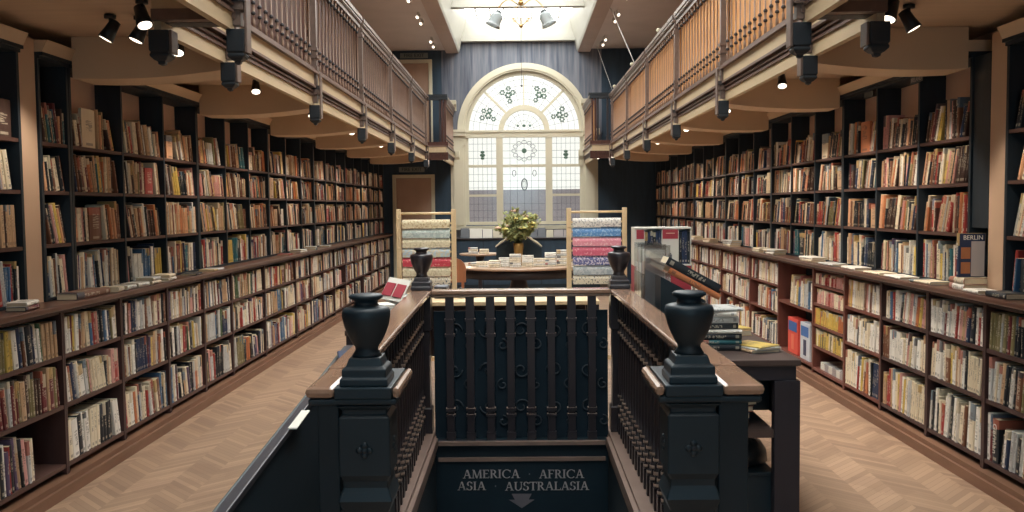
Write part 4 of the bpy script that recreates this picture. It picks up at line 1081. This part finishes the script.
# ================================================================== WRAPPING PAPER RACKS
def rack(x0, x1, y, papers, nm):
    t = thing('paper_rack', 'pale pine wrapping paper rack %s' % nm, 'rack', ((x0 + x1) / 2, y, .001))
    for x in (x0, x1):
        part('post', MB().box(x - .022, x + .022, y - .016, y + .016, .001, 1.53), M['pine'], t, bev=.004)
        part('foot', MB().box(x - .022, x + .022, y + .017, y + .28, .001, .05), M['pine'], t)
    part('top_rail', MB().tube([(x0 + .023, y, 1.492), (x1 - .023, y, 1.492)], .011, 8), M['pine'], t)
    part('low_rail', MB().box(x0 + .023, x1 - .023, y - .01, y + .01, .12, .16), M['pine'], t)
    for k in range(len(papers)):
        z = 1.40 - .088 * k
        part('dowel', MB().tube([(x0 + .023, y, z), (x1 - .023, y, z)], .009, 8), M['pine'], t)
        for x in (x0, x1):
            p = MB(); p.tube([(x, y - .017, z + .044), (x, y - .03, z + .044)], .006, 6); part('peg', p, M['pine'], t)
    for k, (nme, mt) in enumerate(papers):
        z = 1.40 - .088 * k
        r = thing('wrapping_paper_roll', '%s wrapping paper roll, %s from top, rack %s' % (nme, ORD[k + 1], nm), 'wrapping paper', ((x0 + x1) / 2, y, z), 0, 'paper rolls on the rack ' + nm)
        prof_a, prof_b = .013, .036
        p = MB(); n = 18; xa, xb = x0 + .035, x1 - .035
        # hollow roll
        vs = []; fs = []
        for rr, xx in ((prof_a, xa), (prof_b, xa), (prof_b, xb), (prof_a, xb)):
            for q in range(n): a = 2 * PI * q / n; vs.append((xx, y + rr * math.cos(a), z + rr * math.sin(a)))
        for i in range(4):
            for q in range(n): fs.append((i * n + q, i * n + (q + 1) % n, ((i + 1) % 4) * n + (q + 1) % n, ((i + 1) % 4) * n + q))
        p.add(vs, fs, False); part('roll', p, mt, r)
        p = MB(); p.box(xa + .002, xb - .002, y - .0372, y - .0362, z - .045, z); part('loose_sheet', p, mt, r)
PA = {'floral beige': paper('paper_beige', (224, 212, 178), (196, 172, 132), 60, .55), 'pale green': paper('paper_green', (200, 210, 204), (172, 188, 184), 40, .52), 'cream': paper('paper_cream', (226, 216, 186), (204, 192, 156), 50, .55),
      'pale blue': paper('paper_paleblue', (190, 206, 214), (214, 206, 180), 40, .52), 'red': paper('paper_red', (206, 70, 84), (226, 160, 150), 55, .62), 'cream and black': paper('paper_creamblack', (224, 214, 190), (90, 92, 96), 60, .6),
      'white floral': paper('paper_white', (228, 224, 216), (176, 172, 172), 60, .55), 'blue': paper('paper_blue', (96, 146, 200), (150, 186, 216), 50, .56), 'pink': paper('paper_pink', (234, 152, 168), (244, 192, 198), 50, .58),
      'crimson': paper('paper_crimson', (216, 104, 128), (234, 160, 170), 50, .6), 'navy floral': paper('paper_navy', (96, 100, 152), (206, 202, 216), 55, .52), 'pale grey': paper('paper_grey', (198, 204, 204), (170, 180, 184), 40, .52)}
rack(-1.118, -.61, 8.2, [(k, PA[k]) for k in ('floral beige', 'pale green', 'cream', 'pale blue', 'red', 'cream', 'cream and black')], 'behind the far left newel')
rack(.452, .965, 8.2, [(k, PA[k]) for k in ('white floral', 'blue', 'pink', 'crimson', 'navy floral', 'pale grey', 'cream and black')], 'behind the far right newel')
# low service desk behind the stair rail with a grey card machine
t = thing('service_desk', 'low pale topped desk just behind the back stair rail', 'desk', (0, 7.0, .001))
part('desktop', MB().box(-.95, .6, 6.7, 7.45, .80, .83), M['pine'], t, bev=.004)
for x in (-.92, .57):
    for y in (6.73, 7.42): part('leg', MB().box(x - .025, x + .025, y - .025, y + .025, .001, .80), M['tabledark'], t)
part('modesty_panel', MB().box(-.89, .54, 7.38, 7.395, .3, .799), M['tabledark'], t)
t = thing('card_machine', 'grey card machine on the desk behind the far left newel', 'card machine', (-.62, 7.0, .831))
part('casing', MB().box(-.68, -.57, 6.95, 7.1, .831, .93), M['greybox'], t, bev=.01)
p = MB(); p.box(-.67, -.58, 6.947, 6.9495, .88, .92); part('display_screen', p, M['black'], t)
t = thing('bag_pile', 'white carrier bag lying on the desk beside the grey card machine', 'bag', (-.45, 7.0, .831))
p = MB(); p.lathe([(.09, .8315), (.1, .84), (.08, .87), (.05, .892), (.002, .9)], (-.44, 7.05, 0), 14, mtx=Matrix.Diagonal((1.3, .9, 1, 1))) if False else p.lathe([(.09, .8315), (.1, .84), (.08, .87), (.05, .892), (.002, .9)], (-.44, 7.05, 0), 14)
part('bag_body', p, M['white'], t)
p = MB(); p.tube([(-.52 + .1 * q / 10, 6.93, .86 + .055 * math.sin(PI * q / 10)) for q in range(11)], .006, 6); part('handle', p, M['black'], t)

# ================================================================== CENTRE TABLE, FLOWERS
TCX, TCY, TR = -.02, 12.1, .92; TTZ = .76
t = thing('round_table', 'large round table covered in books below the flowers', 'table', (TCX, TCY, .001))
p = MB(); p.lathe([(TR - .03, TTZ - .035), (TR, TTZ - .028), (TR, TTZ - .008), (TR - .015, TTZ)], (TCX, TCY, 0), 64); part('tabletop', p, M['tabletop'], t)
p = MB(); p.lathe([(TR - .07, TTZ - .15), (TR - .07, TTZ - .036)], (TCX, TCY, 0), 64); part('apron', p, M['tabledark'], t)
p = MB(); p.lathe([(.30, .001), (.30, .06), (.12, .1), (.09, .25), (.14, .40), (.10, .55), (.2, TTZ - .151)], (TCX, TCY, 0), 24); part('pedestal', p, M['tabledark'], t)
t = thing('side_round_table', 'small round side table behind the left of the big round table', 'table', (-.62, 13.7, .001))
p = MB(); p.lathe([(.30, .80), (.32, .81), (.32, .825), (.31, .83)], (-.62, 13.75, 0), 40); part('tabletop', p, M['tabletop'], t)
p = MB(); p.lathe([(.2, .001), (.2, .03), (.04, .06), (.03, .4), (.05, .7), (.08, .7995)], (-.62, 13.75, 0), 20); part('pedestal', p, M['tabledark'], t)
pos = [(-.5, 11.62, 3), (-.33, 11.5, 4), (-.2, 11.62, 5), (-.06, 11.52, 8), (.1, 11.55, 7), (.25, 11.6, 5), (.4, 11.66, 8), (.56, 11.78, 8), (-.62, 11.95, 2)]
names = ['left front pile', 'second pile from left', 'third pile from left', 'pile just left of the vase', 'pile just right of the vase', 'pile right of the vase piles', 'second pile from right', 'pile at the right edge', 'pile at the far left edge']
for i, (x, y, n_) in enumerate(pos):
    z = TTZ
    for k in range(n_):
        col = random.choice(['white', 'cream', 'white', 'cream', 'pale grey'])
        th = random.choice((.018, .022, .026))
        lying(x, y, z + .001, .15, .115, th, PI / 2 + random.uniform(-.06, .06), col, '%s book on the round table, %s, %s up' % (col, names[i], ordn(k + 1)), 'book piles on the round table'); z += th + .0015
for i, (x, y, n_) in enumerate([(-.72, 13.62, 4), (-.55, 13.6, 3)]):
    z = .83
    for k in range(n_):
        col = random.choice(['white', 'cream', 'pale grey']); th = .022
        lying(x, y, z + .001, .14, .11, th, PI / 2 + random.uniform(-.2, .2), col, '%s book %s up in the %s pile on the small round side table' % (col, ordn(k + 1), ['left', 'right'][i]), 'books on the small side table'); z += th + .0015
# A-frame book stand behind the vase
t = thing('book_stand', 'dark roof shaped book stand behind the flower vase', 'book stand', (-.02, 12.4, TTZ + .001))
p = MB(); p.prism([(-.33, TTZ + .001), (.3, TTZ + .001), (.3, .97), (.06, 1.13), (-.1, 1.13), (-.33, .97)], 'y', 12.25, 12.55); part('frame', p, M['ebony'], t)
for sgn, lb in ((-1, 'open pale book resting on the left slope of the dark stand'), (1, 'open pale book resting on the right slope of the dark stand')):
    xc = -.215 if sgn < 0 else .18
    tt = thing('open_book', lb, 'book', (xc, 12.4, 1.05))
    Q = T((xc, 12.4, 1.062)) @ RY(sgn * math.atan2(.16, .235))
    c = part('cover_board', MB().box(-.15, .15, -.13, .13, 0, .006, Q), M['desk'], tt)
    for q in (-1, 1):
        pr = MB(); pr.prism([(0, .0062), (q * .14, .0062), (q * .14, .018), (q * .05, .03), (0, .022)], 'y', -.12, .12, Q); part('page_spread', pr, M['page'], tt)
# flowers
VX, VY, VZ = -.02, 11.86, TTZ + .001
t = thing('flower_vase', 'brass vase of yellow and pink flowers on the round table', 'flowers', (VX, VY, VZ))
p = MB(); p.lathe([(.05, VZ), (.055, VZ + .02), (.05, VZ + .1), (.062, VZ + .2), (.07, VZ + .27), (.062, VZ + .3), (.055, VZ + .29)], (VX, VY, 0), 20); part('vase', p, M['brass'], t)
fo = MB(); stm = MB(); rnd = random.Random(3)
CXF, CZF = VX, VZ + .60
tips = []
for k in range(64):
    a = rnd.uniform(0, 2 * PI); e = rnd.uniform(.15, 1.5); R_ = rnd.uniform(.16, .33)
    tip = Vector((VX + .95 * R_ * math.cos(a) * math.cos(e * .8), VY + R_ * math.sin(a) * math.cos(e * .8), VZ + .42 + R_ * 1.05 * math.sin(e)))
    base = Vector((VX + .02 * math.cos(a), VY + .02 * math.sin(a), VZ + .28)); mid = (base + tip) / 2 + Vector((0, 0, .05))
    stm.tube([base, mid, tip], .003, 5); tips.append(tip)
    for q in range(22):
        f = rnd.uniform(.35, 1.05); c = base.lerp(tip, f) + Vector((rnd.uniform(-.035, .035), rnd.uniform(-.035, .035), rnd.uniform(-.035, .035)))
        d = Vector((rnd.uniform(-1, 1), rnd.uniform(-1, 1), rnd.uniform(-.2, 1))).normalized(); sd = d.orthogonal().normalized(); L_ = rnd.uniform(.045, .085); w_ = L_ * .3
        nn = d.cross(sd) * .004
        fo.add([c, c + d * L_ * .5 + sd * w_ + nn, c + d * L_, c + d * L_ * .5 - sd * w_ + nn], [(0, 1, 2, 3)])
part('foliage', fo, M['leaf'], t); part('stems', stm, M['stem'], t)
for k, tip in enumerate(tips[:34]):
    p = MB(); r = rnd.uniform(.028, .042)
    for q in range(6):
        a = 2 * PI * q / 6; p.ball(tip + Vector((r * .75 * math.cos(a), r * .75 * math.sin(a), 0)), r * .55, 7, 4, (1, 1, .6))
    p.ball(tip + Vector((0, 0, r * .2)), r * .5, 7, 4)
    yel = k % 3 != 0
    part('yellow_bloom' if yel else 'pink_bloom', p, M['bloomy'] if yel else M['bloomp'], t)
# wooden chair left of the round table
t = thing('wooden_chair', 'orange brown wooden chair at the left of the round table', 'chair', (-.98, 11.3, .001))
cx, cy = -.86, 10.75
part('seat', MB().box(cx - .16, cx + .19, cy - .2, cy + .2, .43, .46), M['chair'], t, bev=.01)
for dx in (-.13, .16):
    for dy in (-.17, .17): part('leg', MB().box(cx + dx - .018, cx + dx + .018, cy + dy - .018, cy + dy + .018, .001, .43), M['chair'], t)
p = MB()
for i in range(8):
    a0, a1 = PI * i / 8, PI * (i + 1) / 8
    p.prism([(cx - .19 * math.cos(a0), .80 + .13 * math.sin(a0)), (cx - .19 * math.cos(a1), .80 + .13 * math.sin(a1)), (cx - .19 * math.cos(a1), .62), (cx - .19 * math.cos(a0), .62)], 'y', cy + .17, cy + .195) if i < 8 else None
part('backrest', p, M['chair'], t)
for dx in (-.15, .15): part('back_post', MB().box(cx + dx - .016, cx + dx + .016, cy + .172, cy + .194, .46, .62), M['chair'], t)

# cabinet under the window
t = thing('window_cabinet', 'low dark cabinet beneath the arched window', 'cabinet', (.1, 16.9, .001))
part('carcass', MB().box(-1.25, 1.5, 16.7, 17.3, .001, .93), M['ebony'], t)
part('top', MB().box(-1.28, 1.53, 16.66, 17.32, .931, .955), M['tabledark'], t, bev=.004)
for k in range(5):
    x0 = -1.23 + k * .545; part('door', MB().box(x0, x0 + .53, 16.685, 16.699, .08, .9), M['navy'], t)
x = -1.12; k = 0
while x < 1.36:
    w_ = random.uniform(.13, .24); h_ = random.uniform(.14, .19); k += 1
    colm = random.choice([M['white'], M['white'], M['cream'], M['greybox'], M['letter']])
    p = MB(); p.box(x, x + w_, -.006, .006, 0, h_, T((0, 16.8, .958)) @ RX(math.radians(-12)))
    p.box(x + .02, x + w_ - .02, .02, .06, 0.0, .008, T((0, 16.8, .958)))
    solo('propped_print', p, colm, '%s print propped on the window cabinet, %s from its left end' % ({M['white'].name: 'white', M['cream'].name: 'cream', M['greybox'].name: 'grey', M['letter'].name: 'silver grey'}[colm.name], ORD[k]), 'print', 'prints propped under the window', loc=(x, 16.8, .957)); x += w_ + .012
# darker objects on the cabinet front zone: bottles
# ================================================================== COUNTER BOOKS
def flat_row(s, items, nm):
    for k, (x, y, L, W, Tt, rz, col, n_) in enumerate(items):
        z = CT
        for j in range(n_):
            lying(s * x, y, z + .001, L, W, Tt, (0 if s > 0 else PI) + rz + .06 * j, col if j == 0 else random.choice(['white', 'cream', 'pale grey', 'tan']), '%s book lying on the %s counter, %s pile from the near end, %s up' % (col if j == 0 else 'pale', nm, ordn(k + 1), ORD[j + 1]), 'books lying on the %s counter' % nm); z += Tt + .0015
flat_row(-1, [(2.545, 4.5, .16, .1, .022, .1, 'maroon', 2), (2.56, 5.17, .4, .12, .038, .0, 'brown', 1), (2.55, 5.50, .1, .12, .03, .1, 'cream', 1), (2.55, 5.66, .13, .12, .024, 0, 'white', 1), (2.55, 5.85, .14, .12, .026, -.1, 'white', 1), (2.55, 6.05, .15, .12, .022, 0, 'cream', 2), (2.55, 6.32, .2, .12, .022, .1, 'white', 2), (2.55, 6.85, .22, .12, .014, .15, 'black', 1), (2.55, 7.3, .24, .13, .016, 0, 'pale grey', 1), (2.55, 9.6, .24, .13, .014, .1, 'red', 1), (2.55, 10.2, .24, .13, .016, -.1, 'white', 2), (2.55, 10.8, .24, .13, .02, .1, 'teal', 2), (2.55, 11.6, .24, .13, .02, .1, 'pale grey', 1)], 'left')
flat_row(1, [(2.55, 4.66, .2, .12, .03, 0, 'black', 1), (2.55, 4.92, .16, .12, .02, 0, 'white', 1), (2.555, 5.55, .26, .13, .018, .05, 'cream', 1), (2.55, 5.95, .28, .13, .016, -.04, 'white', 1), (2.55, 6.3, .26, .13, .016, .04, 'cream', 1), (2.55, 6.75, .28, .13, .022, 0, 'white', 1), (2.55, 7.25, .3, .13, .018, .04, 'pale grey', 1), (2.55, 7.75, .3, .13, .02, 0, 'cream', 2), (2.55, 8.9, .3, .13, .024, .04, 'white', 2), (2.55, 9.4, .26, .13, .02, 0, 'cream', 2), (2.55, 10.7, .3, .13, .024, .04, 'cream', 3), (2.55, 11.9, .3, .13, .024, .04, 'cream', 2), (2.55, 12.9, .3, .13, .024, .04, 'white', 2)], 'right')
# paper piles on the bottom shelf of the fifth right-hand case; big box sets in the next
for k in range(6):
    p = MB(); y = 7.02 + .09 * k
    for q in range(4): p.box(-.1, .1, -.05, .05, .0 + q * .016, .014 + q * .016, T((2.65, y, .1415)) @ RZ(0))
    solo('paper_pile', p, M['white'] if k % 2 else M['letter'], 'loose paper pile on bottom shelf beneath yellow books, %s from near side' % ORD[k + 1], 'paper', 'paper piles beneath the yellow books', loc=(2.65, y, .1415))
t0 = 7.80
for k, (c1_, c2_, w_) in enumerate((((206, 214, 222), (60, 110, 178), .26), ((224, 84, 70), (50, 100, 170), .30))):
    y0_ = t0 + k * .33
    t = thing('box_set', ['white and blue picture box set standing under the tall blue books', 'red and blue picture box set standing farther under the tall blue books'][k], 'box set', (2.55, y0_, .151))
    part('slipcase', MB().box(2.545, 2.64, y0_, y0_ + w_, .151, .151 + .33), plain('box_set_case_%d' % k, c1_, .5, .05), t, bev=.003)
    part('cover_panel', MB().box(2.541, 2.5445, y0_ + .03, y0_ + w_ - .03, .36, .45), plain('box_set_blue_%d' % k, c2_, .5, .05), t)
    p = MB(); p.lathe([(.02, .0), (.03, .05), (.02, .1), (.028, .14), (.001, .16)], (0, 0, 0), 8); p2 = MB()
    p2.box(2.541, 2.5445, y0_ + w_ * .35, y0_ + w_ * .62, .19, .33); part('cover_figure', p2, plain('box_set_dark_%d' % k, (52, 58, 92) if k == 0 else (232, 120, 96), .5, .05), t)

# ================================================================== SHELVED BOOKS: 300 nearest as things, the rest as one mass
NBUD = 300 - NBOOK[0] + 40
order = sorted(range(len(SPEC)), key=lambda i: -area(SPEC[i]))
chosen = set(i for i in order[:NBUD] if area(SPEC[i]) > 0)
# index of the book along its shelf
cnt = {}
mass = MB(); mass.uv = []; mass.col = []
for i, sp in enumerate(SPEC):
    key = (sp['s'], sp['low'], sp['case'], sp['bay'], sp['shelf'])
    cnt[key] = cnt.get(key, 0) + 1; kk = cnt[key]; nm = SIDE[sp['s']]
    if i in chosen or sp.get('special'):
        size = 'face-out' if sp['face'] else ('thick' if sp['t'] > .03 else ('slim' if sp['t'] < .017 else 'medium'))
        if sp.get('special'):
            label = 'thick black dictionary lettered German on the bottom shelf, right wall'
        elif sp['k'] >= 900:
            label = 'tall %s book beside the black German dictionary, bottom shelf, right wall' % sp['c']
        elif sp['low']:
            label = '%s %s book, %s from near upright, %s shelf, %s low bookcase, %s wall' % (size, sp['c'], ordn(kk), sp['shelf'], ordn(sp['case']), nm)
        else:
            cn = {1: 'nearest', 2: 'narrow'}.get(sp['case'], ordn(sp['case'] - 2))
            label = '%s book, %s from near upright, %s shelf, %s bay, %s tall bookcase, %s wall' % (sp['c'] if ' ' in sp['c'] else size + ' ' + sp['c'], ordn(kk), sp['shelf'], ORD[sp['bay']], cn, nm)
        grp = ('%s shelf of the %s low bookcase, %s wall' % (sp['shelf'], ordn(sp['case']), nm)) if sp['low'] else ('%s shelf, bay %d of tall bookcase %d, %s wall' % (sp['shelf'], sp['bay'], sp['case'], nm))
        o = book(smt(sp), sp['t'], sp['h'], sp['d'], sp['c'], label, 'books on the ' + grp, s=sp['s'])
        if sp.get('special'):
            text('German', .05, smt(sp) @ T((-.0035, sp['t'] / 2, .13)) @ RZ(-PI / 2) @ RX(PI / 2) @ RZ(-PI / 2), M['white'], o, 'spine_lettering', .0006)
    else:
        vs, fs, uvs, cols = cover_faces(None, sp['t'], sp['h'], sp['d'], sp['s'], sp['c'])
        m = smt(sp); b0 = len(mass.v)
        mass.v += [tuple(m @ v) for v in vs]; mass.f += [tuple(b0 + q for q in f) for f in fs]; mass.uv += uvs; mass.col += cols; mass.smooth += [False] * len(fs)
me = mass.mesh('shelved_books', fixn=False); me.materials.append(M['cover'])
o = bpy.data.objects.new('shelved_books', me); COL.objects.link(o)
tagp(o, 'remaining rows of mixed books filling the farther shelves along both walls', 'books', None, 'stuff')
# the Berlin guide at the end of its shelf
BX, BYY, BZ = 2.512, 5.10, CT + .0755
for q in range(2): lying(2.60, 5.13, CT + .001 + .0365 * q, .17, .17, .035, 0, ['white', 'cream'][q], ['white book flat on the counter under the BERLIN guide', 'cream book flat directly beneath the BERLIN guide'][q])
bb = book(T((BX, BYY, BZ)), .034, .25, .15, 'navy', 'tall navy BERLIN guide with its cover showing beside the right hand pilaster', None)
part('cover_front', MB().box(BX + .003, BX + .149, BYY - .0005, BYY - .0001, BZ + .001, BZ + .249), plain('berlin_navy', (40, 54, 84), .5, .05), bb)
text('BERLIN', .036, T((BX + .08, BYY - .0015, BZ + .225)) @ RX(PI / 2), M['white'], bb, 'cover_lettering', .0004)
text('BERLIN', .03, T((BX - .0045, BYY + .017, BZ + .15)) @ RZ(-PI / 2) @ RX(PI / 2) @ RZ(-PI / 2), M['white'], bb, 'spine_lettering', .0004)
for z0_, z1_ in ((.02, .085), (.105, .17)): part('cover_picture', MB().box(BX + .012, BX + .066, BYY - .0014, BYY - .0006, BZ + z0_, BZ + z1_), M['chair'], bb)
part('cover_picture', MB().box(BX + .07, BX + .146, BYY - .0014, BYY - .0006, BZ + .004, BZ + .205), M['letter'], bb)

# ================================================================== LAMPS
def aim(d):
    return Vector(d).normalized().to_track_quat('-Z', 'Y').to_matrix().to_4x4()
def spotlight(x, y, ztop, d, label, group, size=1.0, power=0, mat=M['black'], ang=80, ld=None):
    t = thing('spotlight', label, 'spotlight', (x, y, ztop), 0, group)
    z = ztop - .075 * size
    p = MB(); p.lathe([(.028 * size, ztop - .018 * size), (.028 * size, ztop - .001)], (x, y, 0), 12); p.tube([(x, y, ztop - .015 * size), (x, y, z + .03 * size)], .008 * size, 8); part('mount', p, mat, t)
    Q = T((x, y, z)) @ aim(d)
    p = MB(); p.lathe([(.012 * size, .055 * size), (.026 * size, .05 * size), (.03 * size, .0), (.038 * size, -.05 * size), (.034 * size, -.052 * size), (.03 * size, -.044 * size)], (0, 0, 0), 16, mtx=Q); part('housing', p, mat, t)
    p = MB(); p.lathe([(.031 * size, -.0475 * size), (.031 * size, -.0505 * size)], (0, 0, 0), 16, mtx=Q); part('bulb_face', p, M['bulb'], t)
    if power:
        l = bpy.data.lights.new('spot_lamp', 'SPOT'); l.energy = power; l.spot_size = math.radians(ang); l.spot_blend = .6; l.shadow_soft_size = .03; l.color = (1.0, .87, .72)
        lo = bpy.data.objects.new('spot_lamp', l); COL.objects.link(lo); lo.parent = t
        lo.matrix_local = WM[t.name].inverted() @ T((x, y, z)) @ aim(ld or d) @ T((0, 0, -.075 * size))
ST = 2.555
PW = 44
# left gallery soffit (x, y, direction, label, power)
Lp = [(-2.1, 4.62, (-.45, -.17, -.86), 'large black spotlight under the near left gallery, left of a close pair', PW), (-1.965, 4.66, (-.35, -.2, -.9), 'large black spotlight under the near left gallery, right of a close pair', 0),
      (-1.80, 4.30, (.35, -.3, -.85), 'black spotlight just behind the near cross beam, left gallery', 0),
      (-1.934, 5.10, (.1, -.5, -.9), 'small black spotlight beside the square drop, left gallery', 0)]
for q, yy in enumerate((6.81, 7.68, 8.62, 9.9, 10.67, 11.95, 12.9, 14.9)):
    Lp.append((-2.0, yy, (.15, -.5, -.85), 'black spotlight in the line under the left gallery, %s beyond the square drop' % ORD[q + 1], PW * .5))
Lp.append((-1.42, 16.95, (.1, -.9, -.5), 'bright spotlight under the left gallery end by the window', 20))
for x, y, d, lb, pw in Lp:
    sz = 1.05 if y < 4.7 else 1.0
    spotlight(x, y, ST, d, lb, 'spotlights under the left gallery', sz, pw * (.5 if y < 6 else 1), ld=(-.45, -.03, -1) if y < 16 else None)
Rp = [(1.99, 4.60, (.45, -.17, -.86), 'large black spotlight hanging under the near right gallery', PW), (1.80, 4.36, (-.35, -.25, -.85), 'black spotlight just behind the near cross beam, right gallery', 0),
      (2.015, 5.57, (.3, -.4, -.85), 'small black spotlight beside the square drop, right gallery', PW)]
for q, yy in enumerate((6.2, 6.82, 7.68, 8.6, 9.72, 10.7, 12.0, 12.9, 14.9)):
    Rp.append((2.0, yy, (-.1, -.5, -.85), 'black spotlight in the line under the right gallery, %s beyond the square drop' % ORD[q + 1], PW * .8))
Rp.append((1.5, 16.95, (-.1, -.9, -.5), 'bright spotlight under the right gallery end by the window', 20))
for x, y, d, lb, pw in Rp:
    sz = 1.05 if y < 4.7 else 1.0
    spotlight(x, y, ST, d, lb, 'spotlights under the right gallery', sz, pw * (.75 if y < 6 else 1.25), ld=(.36, -.03, -1) if y < 16 else None)
for s in (-1, 1):
    nm = SIDE[s]
    for k, y in enumerate((13.0, 14.1, 14.6, 16.2, 16.7)):
        spotlight(s * 1.56, y, CZ - .001, (s * .4, -.8, -.6), 'small upper spotlight, %s along the %s edge of the skylight' % (ORD[k + 1], nm), 'upper spotlights by the skylight, %s' % nm, .8, 0, M['steel'])
for k, y in enumerate((7.9, 10.2, 12.6, 14.9)):
    t = thing('rail_knob', 'small cream globe standing on the right gallery handrail, %s from the near end' % ORD[k + 1], 'globe', (GX, y, ZR + .001), 0, 'globes on the right gallery handrail')
    p = MB(); p.lathe([(.02, ZR + .001), (.014, ZR + .02), (.014, ZR + .03)], (GX, y, 0), 10); p.ball((GX, y, ZR + .055), .03, 12, 8); part('globe', p, M['cream'], t)
# chandelier
CHX, CHY, CHZ = .035, 10.0, 3.54
t = thing('chandelier', 'brass chandelier with frosted bell shades hanging under the skylight', 'chandelier', (CHX, CHY, CHZ))
p = MB(); p.tube([(CHX, CHY, CHZ), (CHX, CHY, CZ + .19)], .006, 8); p.ball((CHX, CHY, CHZ + .01), .022); p.ball((CHX, CHY, CHZ + .26), .03); p.lathe([(.012, CHZ + .27), (.02, CHZ + .3), (.012, CHZ + .36), (.02, CHZ + .42), (.008, CHZ + .5)], (CHX, CHY, 0), 12); part('stem', p, M['brass'], t)
for k in range(6):
    a = k * PI / 3; c, sn = math.cos(a), math.sin(a); up = 0 if k % 3 == 0 else .42
    pts = []
    for q in range(13):
        u_ = q / 12; rr = .03 + .24 * u_; zz = CHZ + up + .24 + .09 * math.sin(PI * u_) - .06 * u_
        pts.append((CHX + rr * c, CHY + rr * sn, zz))
    p = MB(); p.tube(pts, .006, 6)
    pts = [(CHX + (.015 + .085 * math.sin(PI * q / 12)) * c, CHY + (.015 + .085 * math.sin(PI * q / 12)) * sn, CHZ + up + .02 + .22 * q / 12) for q in range(13)]
    p.tube(pts, .0045, 6)
    pts = [(CHX + (.075 + (.03 - .002 * q) * math.cos(q * .6)) * c, CHY + (.075 + (.03 - .002 * q) * math.cos(q * .6)) * sn, CHZ + up + .07 + (.03 - .002 * q) * math.sin(q * .6)) for q in range(12)]
    p.tube(pts, .004, 6); arm = part('arm', p, M['brass'], t)
    Q = T((CHX + .27 * c, CHY + .27 * sn, CHZ + up + .115)) @ RZ(a) @ RY(-.42)
    p = MB(); p.lathe([(.02, .075), (.034, .06), (.036, .05), (.02, .045)], (0, 0, 0), 12, mtx=Q); part('shade_holder', p, M['lead'], arm)
    p = MB(); p.lathe([(.03, .05), (.056, .035), (.068, .0), (.066, -.05), (.074, -.09), (.086, -.11), (.082, -.111), (.062, -.05), (.06, .0)], (0, 0, 0), 18, mtx=Q); part('bell_shade', p, M['shade'], arm)
solo('pull_cord', MB().tube([(CHX, CHY, CHZ - .015), (CHX, CHY, 2.9)], .0025, 6).ball((CHX, CHY, 2.89), .012), M['lead'], 'thin cord with a small ball hanging below the chandelier', 'cord')
# tie cables at the right gallery
solo('tie_cable', MB().tube([(1.4, 13.6, CZ - .07), (1.6, 12.3, ZR + .004)], .007, 6), M['steel'], 'pale steel cable from the skylight edge to the right gallery rail', 'cable')
solo('tie_cable', MB().tube([(1.45, 16.6, 4.5), (1.6, 15.2, ZR + .004)], .003, 6), M['steel'], 'thinner steel cable near the window above the right gallery rail', 'cable')

# ================================================================== WORLD + RENDER
w = bpy.data.worlds.new('world'); sc.world = w; w.use_nodes = True
bg = w.node_tree.nodes['Background']; bg.inputs[0].default_value = (1, .99, .95, 1); bg.inputs[1].default_value = 1.1
# unseen cool fill lamp added behind the viewer to lift dark tones to teal
l = bpy.data.lights.new('entrance_lamp', 'AREA'); l.energy = 34; l.size = 1.6; l.color = (.55, .85, 1.0)
lo = bpy.data.objects.new('entrance_lamp', l); COL.objects.link(lo); lo.location = (0, -2.4, 2.3); lo.rotation_euler = (math.radians(80), 0, 0)
vs_ = sc.view_settings; vs_.view_transform = 'Standard'; vs_.look = 'None'; vs_.gamma = 1; vs_.use_curve_mapping = False; vs_.exposure = 0.22
sc.cycles.use_denoising = True
sc.cycles.max_bounces = 6; sc.cycles.diffuse_bounces = 4
